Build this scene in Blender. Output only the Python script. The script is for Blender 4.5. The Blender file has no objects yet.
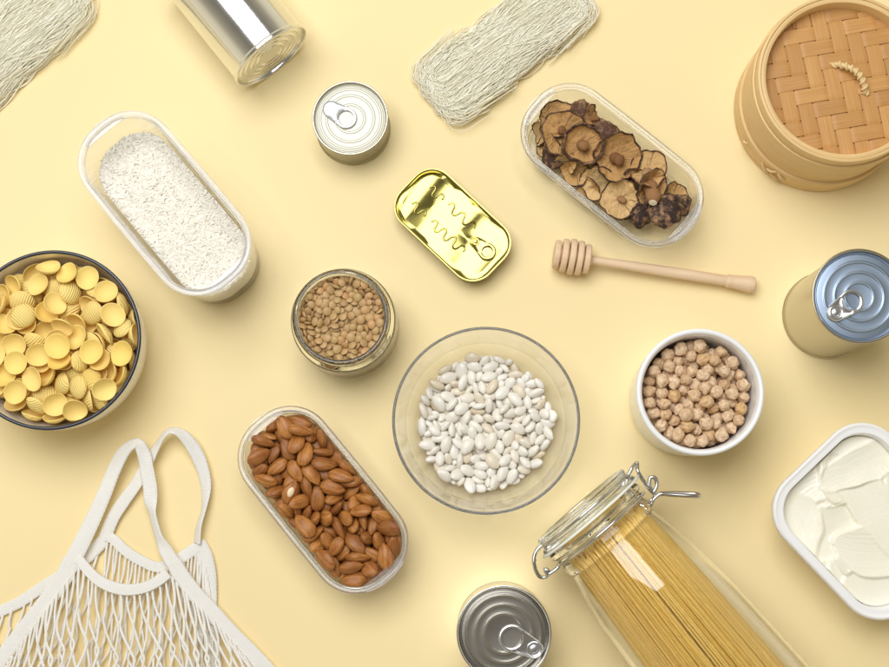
import bpy, math, random
from mathutils import Vector, Matrix, Quaternion, Euler, noise

PI = math.pi
S = bpy.context.scene
COL = S.collection
RNG = random.Random(11)

# ------------------------------------------------------------------ camera
CAM_H = 1.2                      # metres above the table
FPX = 1430.0                     # focal length in pixels of the 889 px wide photograph
_d = Vector((26.5, -183.5, -FPX)).normalized()          # straight down, in camera axes
_ez = -_d
_ex = (Vector((1, 0, 0)) - _d * _d.x).normalized()
_ey = _ez.cross(_ex)
CAM_ROT = Matrix((_ex, _ey, _ez))                        # camera axes -> world axes

def at(px, py, z=0.0):
    """point of the photograph -> point at height z (mm) above the table, in metres"""
    v = CAM_ROT @ Vector((px - 444.5, 333.5 - py, -FPX))
    t = (CAM_H - z * .001) / -v.z
    return Vector((v.x * t, v.y * t, z * .001))

cd = bpy.data.cameras.new('camera')
cd.sensor_width = 36.0
cd.lens = 36.0 * FPX / 889.0
cd.clip_start = .02
cd.clip_end = 50
cam = bpy.data.objects.new('camera', cd)
COL.objects.link(cam)
cam.matrix_world = Matrix.Translation((0, 0, CAM_H)) @ CAM_ROT.to_4x4()
S.camera = cam

# ------------------------------------------------------------------ mesh tools (millimetres in, metres out)
class MB:
    def __init__(s):
        s.v = []; s.f = []; s.st = []; s.tone = []; s._tone = 0.0
    def vert(s, p, st=(0, 0, 0), tone=None):
        s.v.append(Vector(p)); s.st.append(st); s.tone.append(s._tone if tone is None else tone)
        return len(s.v) - 1
    def lathe(s, prof, n=64, M=None, wob=None):
        rows = []
        for r, z in prof:
            row = []
            cnt = 1 if r < 1e-6 else n
            for i in range(cnt):
                a = 2 * PI * i / n
                p = Vector((r * math.cos(a), r * math.sin(a), z))
                if wob: p = wob(p, a)
                if M is not None: p = M @ p
                row.append(s.vert(p, (a / (2 * PI), z, r)))
            rows.append(row)
        for a, b in zip(rows, rows[1:]):
            if len(a) == 1 and len(b) == 1: continue
            for i in range(n):
                j = (i + 1) % n
                if len(a) == 1: s.f.append((a[0], b[j], b[i]))
                elif len(b) == 1: s.f.append((a[i], a[j], b[0]))
                else: s.f.append((a[i], a[j], b[j], b[i]))
        return s
    def loft(s, rings, cap0=True, cap1=True, closed=True, M=None, loop=False):
        idx = []
        for k, ring in enumerate(rings):
            row = []
            for i, p in enumerate(ring):
                p = Vector(p)
                if M is not None: p = M @ p
                row.append(s.vert(p, (k, i / len(ring), 0)))
            idx.append(row)
        pairs = list(zip(idx, idx[1:]))
        if loop: pairs.append((idx[-1], idx[0]))
        for a, b in pairs:
            n = len(a)
            for i in range(n if closed else n - 1):
                j = (i + 1) % n
                s.f.append((a[i], a[j], b[j], b[i]))
        if not loop:
            if cap0: s.f.append(tuple(reversed(idx[0])))
            if cap1: s.f.append(tuple(idx[-1]))
        return s
    def tube(s, pts, r, n=8, closed=False, caps=True, flat=1.0, up=None):
        pts = [Vector(p) for p in pts]
        m = len(pts)
        rad = r if isinstance(r, (list, tuple)) else [r] * m
        tang = []
        for i in range(m):
            a = pts[i - 1] if (i > 0 or closed) else pts[i]
            b = pts[(i + 1) % m] if (i < m - 1 or closed) else pts[i]
            t = b - a
            tang.append(t.normalized() if t.length > 1e-9 else Vector((1, 0, 0)))
        ref = Vector(up) if up is not None else (Vector((0, 0, 1)) if abs(tang[0].z) < .9 else Vector((1, 0, 0)))
        u = (ref - tang[0] * ref.dot(tang[0])).normalized()
        rows = []; L = 0
        for i in range(m):
            t = tang[i]
            if up is not None: u = ref
            u = u - t * u.dot(t)
            if u.length < 1e-6: u = t.orthogonal()
            u.normalize()
            w = t.cross(u)
            if i: L += (pts[i] - pts[i - 1]).length
            row = []
            for k in range(n):
                a = 2 * PI * k / n
                row.append(s.vert(pts[i] + (u * math.cos(a) * flat + w * math.sin(a)) * rad[i], (L, k / n, 0)))
            rows.append(row)
        pr = list(zip(rows, rows[1:]))
        if closed: pr.append((rows[-1], rows[0]))
        for a, b in pr:
            for k in range(n):
                j = (k + 1) % n
                s.f.append((a[k], a[j], b[j], b[k]))
        if not closed and caps:
            s.f.append(tuple(reversed(rows[0]))); s.f.append(tuple(rows[-1]))
        return s
    def ribbon(s, pts, width, thick, ups=None):
        """a flat band: pts centre line, width (number or list), thickness; ups = normal per point"""
        pts = [Vector(p) for p in pts]; m = len(pts); L = 0; rows = []
        for i in range(m):
            t = (pts[min(i + 1, m - 1)] - pts[max(i - 1, 0)]).normalized()
            up = Vector(ups[i]) if ups else Vector((0, 0, 1))
            side = t.cross(up).normalized(); nn = side.cross(t).normalized()
            w = (width[i] if isinstance(width, (list, tuple)) else width) / 2
            h = thick / 2
            if i: L += (pts[i] - pts[i - 1]).length
            row = []
            prof = [(-1, 0), (-.93, .8), (-.6, 1), (0, 1), (.6, 1), (.93, .8), (1, 0), (.93, -.8), (.6, -1), (0, -1), (-.6, -1), (-.93, -.8)]
            for a, b in prof:
                row.append(s.vert(pts[i] + side * a * w + nn * b * h, (L, a * w, b)))
            rows.append(row)
        for a, b in zip(rows, rows[1:]):
            n = len(a)
            for k in range(n):
                j = (k + 1) % n
                s.f.append((a[k], b[k], b[j], a[j]))
        s.f.append(tuple(rows[0])); s.f.append(tuple(reversed(rows[-1])))
        return s
    def mesh(s, name, mat, sharp=40, origin=(0, 0, 0), scale=.001, weld=False):
        me = bpy.data.meshes.new(name)
        o = Vector(origin)
        me.from_pydata([((p * scale) - o)[:] for p in s.v], [], s.f)
        a = me.attributes.new('st', 'FLOAT_VECTOR', 'POINT')
        a.data.foreach_set('vector', [c for q in s.st for c in q])
        a = me.attributes.new('tone', 'FLOAT', 'POINT')
        a.data.foreach_set('value', s.tone)
        import bmesh
        bm = bmesh.new(); bm.from_mesh(me)
        if weld: bmesh.ops.remove_doubles(bm, verts=bm.verts, dist=2e-6)
        bmesh.ops.recalc_face_normals(bm, faces=bm.faces)
        bm.to_mesh(me); bm.free()
        me.polygons.foreach_set('use_smooth', [True] * len(me.polygons))
        if sharp: me.set_sharp_from_angle(angle=math.radians(sharp))
        me.materials.append(mat)
        return me
    def build(s, name, mat, parent=None, **kw):
        o = bpy.data.objects.new(name, s.mesh(name, mat, **kw))
        COL.objects.link(o)
        if parent is not None: o.parent = parent
        return o

def fillet(poly, rads, seg=5):
    """round the corners of an open 2D polyline; rads: one radius, or one per inner corner"""
    out = [poly[0]]
    for i in range(1, len(poly) - 1):
        r = rads if not isinstance(rads, (list, tuple)) else rads[i - 1]
        p, a, b = Vector(poly[i]), Vector(poly[i - 1]), Vector(poly[i + 1])
        u, v = (a - p), (b - p)
        lu, lv = u.length, v.length
        if r <= 0 or lu < 1e-9 or lv < 1e-9: out.append(tuple(p)); continue
        u /= lu; v /= lv
        ang = math.acos(max(-1, min(1, u.dot(v))))
        if ang > PI - .02: out.append(tuple(p)); continue
        d = min(r / math.tan(ang / 2), lu * .49, lv * .49)
        s0, s1 = p + u * d, p + v * d
        for k in range(seg + 1):
            t = k / seg
            q = s0 * (1 - t) ** 2 + p * 2 * t * (1 - t) + s1 * t * t
            out.append((q.x, q.y))
    out.append(poly[-1])
    return out

def rrect(a, b, r, z, n=10, bow=0.0, side=6):
    """rounded rectangle ring: half length a, half width b, corner radius r"""
    o = []
    r = min(r, b - .01, a - .01)
    cs = ((a - r, b - r, 0), (-a + r, b - r, 1), (-a + r, -b + r, 2), (a - r, -b + r, 3))
    for q in range(4):
        cx, cy, s = cs[q]
        for k in range(n + 1):
            t = PI / 2 * (s + k / n)
            o.append([cx + r * math.cos(t), cy + r * math.sin(t)])
        nx, ny, s2 = cs[(q + 1) % 4]
        t = PI / 2 * (s + 1)
        p0 = Vector((cx + r * math.cos(t), cy + r * math.sin(t)))
        p1 = Vector((nx + r * math.cos(t), ny + r * math.sin(t)))
        for k in range(1, side):
            p = p0.lerp(p1, k / side)
            o.append([p.x, p.y])
    if bow:
        for p in o: p[1] += bow * (1 - (p[0] / a) ** 2) * (p[1] / b)
    return [Vector((x, y, z)) for x, y in o]

def spline(pts, n=8, closed=False):
    pts = [Vector(p) for p in pts]; out = []; m = len(pts)
    for i in range(m if closed else m - 1):
        if closed: p0, p1, p2, p3 = pts[i - 1], pts[i], pts[(i + 1) % m], pts[(i + 2) % m]
        else: p0, p1, p2, p3 = pts[max(i - 1, 0)], pts[i], pts[i + 1], pts[min(i + 2, m - 1)]
        for k in range(n):
            t = k / n
            out.append(.5 * ((2 * p1) + (p2 - p0) * t + (2 * p0 - 5 * p1 + 4 * p2 - p3) * t * t + (-p0 + 3 * p1 - 3 * p2 + p3) * t ** 3))
    if not closed: out.append(pts[-1])
    return out

def tag(o, label, cat, group=None, kind=None):
    o['label'] = label
    if cat: o['category'] = cat
    if group: o['group'] = group
    if kind: o['kind'] = kind
    return o

def thing(name, label, cat, loc, rotz=0.0, group=None):
    o = bpy.data.objects.new(name, None)
    o.empty_display_size = .02
    COL.objects.link(o)
    o.location = loc; o.rotation_euler = (0, 0, rotz)
    return tag(o, label, cat, group)

# ------------------------------------------------------------------ materials
def lin(r, g, b):
    f = lambda c: c / 12.92 if c <= .04045 else ((c + .055) / 1.055) ** 2.4
    return (f(r / 255), f(g / 255), f(b / 255), 1)

class Mat:
    def __init__(s, name):
        s.m = bpy.data.materials.new(name); s.m.use_nodes = True
        s.nt = s.m.node_tree
        s.b = s.nt.nodes['Principled BSDF']
    def n(s, t, **kw):
        x = s.nt.nodes.new(t)
        for k, v in kw.items():
            if k in x.inputs.keys(): x.inputs[k].default_value = v
            else: setattr(x, k, v)
        return x
    def l(s, a, b): s.nt.links.new(a, b)
    def set(s, **kw):
        for k, v in kw.items(): s.b.inputs[k.replace('_', ' ')].default_value = v
        return s
    def coords(s, kind='Object'):
        return s.n('ShaderNodeTexCoord').outputs[kind]
    def attr(s, name, out='Vector'):
        return s.n('ShaderNodeAttribute', attribute_name=name).outputs[out]
    def noise(s, vec, scale, detail=3, rough=.5, stretch=None):
        if stretch:
            mp = s.n('ShaderNodeMapping'); s.l(vec, mp.inputs['Vector']); mp.inputs['Scale'].default_value = stretch; vec = mp.outputs[0]
        x = s.n('ShaderNodeTexNoise', Scale=scale, Detail=detail, Roughness=rough)
        s.l(vec, x.inputs['Vector']); return x.outputs['Fac']
    def ramp(s, fac, stops):
        x = s.n('ShaderNodeValToRGB'); s.l(fac, x.inputs[0])
        e = x.color_ramp.elements
        while len(e) < len(stops): e.new(.5)
        for q, (p, c) in zip(e, stops): q.position = p; q.color = c
        return x.outputs[0]
    def mix(s, fac, a, b, mode='MIX'):
        x = s.n('ShaderNodeMix', data_type='RGBA', blend_type=mode)
        for sock, val in ((x.inputs[0], fac), (x.inputs[6], a), (x.inputs[7], b)):
            if hasattr(val, 'is_output'): s.l(val, sock)
            else: sock.default_value = val
        return x.outputs[2]
    def math(s, op, a, b=0.0, clamp=False):
        x = s.n('ShaderNodeMath', operation=op, use_clamp=clamp)
        for sock, val in ((x.inputs[0], a), (x.inputs[1], b)):
            if hasattr(val, 'is_output'): s.l(val, sock)
            else: sock.default_value = val
        return x.outputs[0]
    def color(s, sock):
        s.l(sock, s.b.inputs['Base Color']); return s
    def bump(s, height, dist, strength=1.0):
        x = s.n('ShaderNodeBump', Strength=strength, Distance=dist)
        s.l(height, x.inputs['Height'])
        prev = s.b.inputs['Normal'].links
        if prev: s.l(prev[0].from_socket, x.inputs['Normal'])
        s.l(x.outputs[0], s.b.inputs['Normal']); return s
    def rnd(s): return s.n('ShaderNodeObjectInfo').outputs['Random']

def plain(name, col, rough=.5, metal=0.0, **kw):
    return Mat(name).set(Base_Color=col, Roughness=rough, Metallic=metal, **kw).m

# matt yellow paper
t = Mat('yellow_paper').set(Roughness=.62, Specular_IOR_Level=.25)
co = t.coords()
t.color(t.mix(t.noise(co, 2.2, 3), (.855, .705, .385, 1), (.88, .735, .415, 1)))
t.bump(t.noise(co, 1400, 2), .00004, .5)
M_PAPER = t.m

def metal(name, col, rough, scr=0.0, scale=900, stretch=None):
    t = Mat(name).set(Metallic=1.0, Roughness=rough)
    co = t.coords()
    big = t.noise(co, 28, 2)
    t.color(t.mix(big, tuple(c * .93 for c in col[:3]) + (1,), col))
    r = t.math('MULTIPLY_ADD', t.noise(co, 60, 2), .05)
    x = r.node; x.inputs[2].default_value = rough - .025
    t.l(r, t.b.inputs['Roughness'])
    t.bump(t.noise(co, 30, 2), .0004, .05)
    if scr: t.bump(t.noise(co, scale, 2, .6, stretch), .0001, scr)
    return t.m
M_TIN = metal('bright_tinplate', (.83, .83, .82, 1), .13, .12, 300, (1, 1, .08))
M_TINGOLD = metal('warm_tinplate', (.50, .46, .37, 1), .22)
M_TINDARK = metal('shade_toned_tinplate', (.40, .37, .28, 1), .28)  # reflection of the shaded table put into a darker base colour
M_LIDPALE = metal('pale_lid_lacquer', (.86, .85, .80, 1), .2)
M_LIDWHITE = plain('cream_white_lid_lacquer', (.56, .55, .47, 1), .36, .2, Specular_IOR_Level=.3)
M_TABWHITE = plain('pale_tab', (.74, .77, .82, 1), .25, .75)
M_LIDBLUE = metal('blue_grey_lid_lacquer', (.38, .47, .60, 1), .34)
M_LIDGREY = metal('grey_lid_lacquer', (.40, .38, .335, 1), .24)
M_GOLD = metal('gold_lacquer', (.43, .375, .11, 1), .16)
M_STEEL = metal('tab_steel', (.78, .78, .80, 1), .2)
M_WIRE = metal('wire_steel', (.62, .61, .60, 1), .18)
M_NAVY = plain('navy_enamel', lin(15, 22, 42), .2, Coat_Weight=.5)
M_ENAMEL = plain('cream_enamel', (.80, .76, .66, 1), .22, Coat_Weight=.3)
M_WHITEPL = plain('white_plastic', (.88, .885, .895, 1), .34)
M_CERAMIC = plain('white_ceramic', (.82, .84, .87, 1), .25, Coat_Weight=.25)

def glass(name, col, ior=1.45, rough=0.0):
    return Mat(name).set(Base_Color=col, Transmission_Weight=1.0, Roughness=rough, IOR=ior).m
M_CLEAR = glass('clear_plastic', (.995, .995, .995, 1), 1.3, .03)
M_GLASS = glass('clear_glass', (.985, .99, .985, 1), 1.42)
M_BOWL = Mat('bowl_glass').set(Base_Color=(.985, .985, .975, 1), Transmission_Weight=.93, Roughness=.03, IOR=1.32).m
M_GLASSG = glass('greenish_glass', (.955, .975, .945, 1), 1.47)
M_RIMCLEAR = Mat('rim_clear_plastic').set(Base_Color=(.985, .985, .985, 1), Transmission_Weight=.9, Roughness=.08, IOR=1.35).m  # fainter whitening, a painted softbox glint for the shallow rims and grips
M_RIMGLINT = Mat('glint_whitened_plastic').set(Base_Color=(.97, .97, .975, 1), Transmission_Weight=.72, Roughness=.12, IOR=1.35).m  # diffuse white stands in for the softbox reflection along rim and grips
M_RUBBER = plain('white_rubber', (.80, .82, .78, 1), .45)

# bamboo
def bamboo(name, c0, c1, stretch, sc=60):
    t = Mat(name).set(Roughness=.45, Specular_IOR_Level=.35)
    st = t.attr('st'); tone = t.attr('tone', 'Fac')
    g = t.noise(st, sc, 4, .6, stretch)
    c = t.mix(g, c0, c1)
    c = t.mix(tone, c, t.mix(.55, c, (.30, .13, .035, 1)))
    t.color(c); t.bump(g, .0004, .35)
    return t.m
M_WEAVE = bamboo('woven_bamboo', (.38, .16, .04, 1), (.74, .44, .16, 1), (.02, 1.0, 1), .9)
t = Mat('bamboo_hoop').set(Roughness=.42, Specular_IOR_Level=.35)
st = t.attr('st')
g = t.noise(st, 1.0, 4, .6, (14, .55, .5))
c = t.mix(g, (.58, .36, .135, 1), (.81, .61, .32, 1))
c = t.mix(t.ramp(t.noise(st, 1.0, 2, .5, (9, .09, .1)), [(.62, (0, 0, 0, 1)), (.72, (1, 1, 1, 1))]), c, (.60, .38, .15, 1))
t.color(c).bump(g, .0004, .3)
M_HOOP = t.m
t = Mat('beech_wood').set(Roughness=.5, Specular_IOR_Level=.3)
co = t.coords()
g = t.noise(co, 160, 4, .6, (.06, 1, 1))
t.color(t.mix(g, (.62, .41, .24, 1), (.86, .69, .49, 1))).bump(g, .0002, .4)
M_BEECH = t.m
t = Mat('cane_cord').set(Roughness=.55)
st = t.attr('st')
t.color(t.mix(t.noise(st, .8, 3), (.62, .42, .18, 1), (.80, .64, .36, 1)))
M_CANE = t.m

# food
t = Mat('almond_skin').set(Roughness=.36, Specular_IOR_Level=.4)
co = t.coords()
g = t.noise(co, 420, 4, .65, (.12, 1, 1))
base = t.ramp(t.rnd(), [(0, (.22, .066, .008, 1)), (.4, (.37, .130, .018, 1)), (.75, (.50, .20, .034, 1)), (1, (.28, .085, .012, 1))])
t.color(t.mix(t.ramp(g, [(.36, (0, 0, 0, 1)), (.62, (1, 1, 1, 1))]), t.mix(.75, base, (.22, .065, .015, 1)), t.mix(.2, base, (.75, .42, .17, 1))))
t.bump(g, .0011, .8)
M_ALMOND = t.m
M_KERNEL = plain('almond_kernel', (.80, .66, .44, 1), .5)
t = Mat('bean_skin').set(Roughness=.33, Specular_IOR_Level=.45)
t.color(t.ramp(t.rnd(), [(0, (.77, .73, .65, 1)), (.5, (.83, .805, .745, 1)), (.85, (.80, .75, .65, 1)), (1, (.70, .60, .44, 1))]))
M_BEAN = t.m
t = Mat('chickpea_skin').set(Roughness=.5, Specular_IOR_Level=.35)
co = t.coords()
base = t.ramp(t.rnd(), [(0, (.66, .455, .265, 1)), (.5, (.83, .64, .435, 1)), (.85, (.77, .56, .36, 1)), (1, (.70, .455, .20, 1))])
g = t.noise(co, 330, 3, .6)
t.color(t.mix(t.ramp(g, [(.35, (1, 1, 1, 1)), (.6, (0, 0, 0, 1))]), base, t.mix(.5, base, (.42, .22, .10, 1))))
t.bump(g, .0018, .9)
M_CHICK = t.m
t = Mat('lentil_skin').set(Roughness=.45, Specular_IOR_Level=.35)
t.color(t.ramp(t.rnd(), [(0, (.36, .22, .095, 1)), (.35, (.52, .34, .16, 1)), (.6, (.46, .31, .13, 1)), (.9, (.55, .31, .14, 1)), (.985, (.42, .27, .12, 1)), (1, (.74, .52, .06, 1))]))
t.bump(t.noise(t.coords(), 700, 2), .0002, .3)
M_LENTIL = t.m
t = Mat('durum_pasta').set(Roughness=.66, Specular_IOR_Level=.3)
co = t.coords(); tone = t.attr('tone', 'Fac')
w = t.n('ShaderNodeTexWave', Scale=170, Distortion=1.1, Detail=1.0); w.inputs['Detail Scale'].default_value = .6
t.l(co, w.inputs['Vector'])
base = t.ramp(t.rnd(), [(0, (.85, .615, .15, 1)), (.5, (.90, .71, .24, 1)), (1, (.87, .655, .22, 1))])
t.color(t.mix(t.noise(co, 150, 3), base, t.mix(.35, base, (.90, .70, .28, 1))))
hh = t.math('MULTIPLY', w.outputs['Fac'], tone)
t.bump(hh, .0009, .7)
t.bump(t.noise(co, 900, 2), .0002, .4)
M_PASTA = t.m
t = Mat('spaghetti').set(Roughness=.35, Specular_IOR_Level=.4)
t.color(t.ramp(t.rnd(), [(0, (.74, .45, .085, 1)), (.5, (.82, .545, .13, 1)), (1, (.88, .62, .18, 1))]))
M_SPAG = t.m
t = Mat('rice').set(Roughness=.4, Specular_IOR_Level=.4)
t.color(t.mix(t.noise(t.coords(), 260, 2), (.80, .75, .64, 1), (.91, .89, .835, 1)))
M_RICE = t.m
t = Mat('rice_vermicelli').set(Roughness=.35, Specular_IOR_Level=.3)
t.color(t.mix(t.noise(t.coords(), 60, 3), (.98, .95, .79, 1), (.99, .98, .89, 1)))
tp_ = t.n('ShaderNodeBsdfTransparent'); tp_.inputs[0].default_value = (.995, .99, .96, 1)
my_ = t.n('ShaderNodeMixShader'); my_.inputs[0].default_value = .2
t.l(t.b.outputs[0], my_.inputs[1]); t.l(tp_.outputs[0], my_.inputs[2])
t.l(my_.outputs[0], t.nt.nodes['Material Output'].inputs[0])
M_NOODLE = t.m
t = Mat('butter').set(Roughness=.24, Specular_IOR_Level=.45, Subsurface_Weight=.15, Subsurface_Scale=1.0, Subsurface_Radius=(.004, .003, .0015))
co = t.coords()
t.color(t.mix(t.noise(co, 30, 3), (.90, .86, .70, 1), (.93, .91, .81, 1)))
t.bump(t.noise(co, 90, 3), .0012, .25)
M_BUTTER = t.m

t = Mat('mushroom_cap_skin').set(Roughness=.68, Specular_IOR_Level=.3)
co = t.coords()
g = t.noise(co, 170, 5, .65)
base = t.ramp(t.rnd(), [(0, (.028, .018, .016, 1)), (.5, (.055, .03, .022, 1)), (1, (.11, .052, .03, 1))])
t.color(t.mix(t.ramp(g, [(.47, (0, 0, 0, 1)), (.66, (1, 1, 1, 1))]), base, (.36, .21, .115, 1)))
t.bump(g, .003, .7)
M_CAP = t.m
t = Mat('mushroom_gills').set(Roughness=.7, Specular_IOR_Level=.2)
st = t.attr('st'); co = t.coords()
g = t.noise(st, 1.0, 2, .5, (55, 0, .04))
g2 = t.noise(co, 260, 4, .6)
base = t.ramp(t.rnd(), [(0, (.44, .215, .065, 1)), (.5, (.61, .35, .125, 1)), (1, (.76, .53, .26, 1))])
t.color(t.mix(t.ramp(t.math('MULTIPLY', t.math('MULTIPLY_ADD', g, .35), g2), [(.08, (0, 0, 0, 1)), (.30, (1, 1, 1, 1))]), t.mix(.55, base, (.14, .05, .012, 1)), t.mix(.2, base, (.78, .56, .28, 1))))
t.bump(g, .002, .8); t.bump(g2, .0025, .8)
M_GILL = t.m
t = Mat('mushroom_stem').set(Roughness=.7, Specular_IOR_Level=.2)
g = t.noise(t.coords(), 240, 4, .6)
base = t.ramp(t.rnd(), [(0, (.22, .10, .04, 1)), (.6, (.36, .19, .08, 1)), (1, (.50, .32, .17, 1))])
t.color(t.mix(g, t.mix(.5, base, (.12, .05, .02, 1)), base)); t.bump(g, .0012, .6)
M_STEM = t.m
M_STEMCUT = plain('mushroom_cut_stem', (.80, .70, .52, 1), .6)

# cotton
t = Mat('knitted_cotton').set(Roughness=.85, Specular_IOR_Level=.15)
st = t.attr('st')
sx = t.n('ShaderNodeSeparateXYZ'); t.l(st, sx.inputs[0])
a = t.math('SINE', t.math('MULTIPLY', sx.outputs[0], 2 * PI / 1.25))
b = t.math('SINE', t.math('MULTIPLY', sx.outputs[1], 2 * PI / 1.5))
h = t.math('ADD', a, t.math('MULTIPLY', b, .55))
t.color(t.mix(t.noise(t.coords(), 90, 3), (.88, .865, .825, 1), (.92, .91, .885, 1)))
t.bump(h, .00042, .55); t.bump(t.noise(t.coords(), 1500, 2), .0002, .3)
M_KNIT = t.m
t = Mat('cotton_cord').set(Roughness=.88, Specular_IOR_Level=.12)
st = t.attr('st')
sx = t.n('ShaderNodeSeparateXYZ'); t.l(st, sx.inputs[0])
h = t.math('SINE', t.math('ADD', t.math('MULTIPLY', sx.outputs[0], 2 * PI / 2.2), t.math('MULTIPLY', sx.outputs[1], 4 * PI)))
t.color(t.mix(t.noise(t.coords(), 90, 3), (.86, .84, .78, 1), (.91, .89, .85, 1)))
t.bump(h, .00025, .5)
M_CORD = t.m

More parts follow.
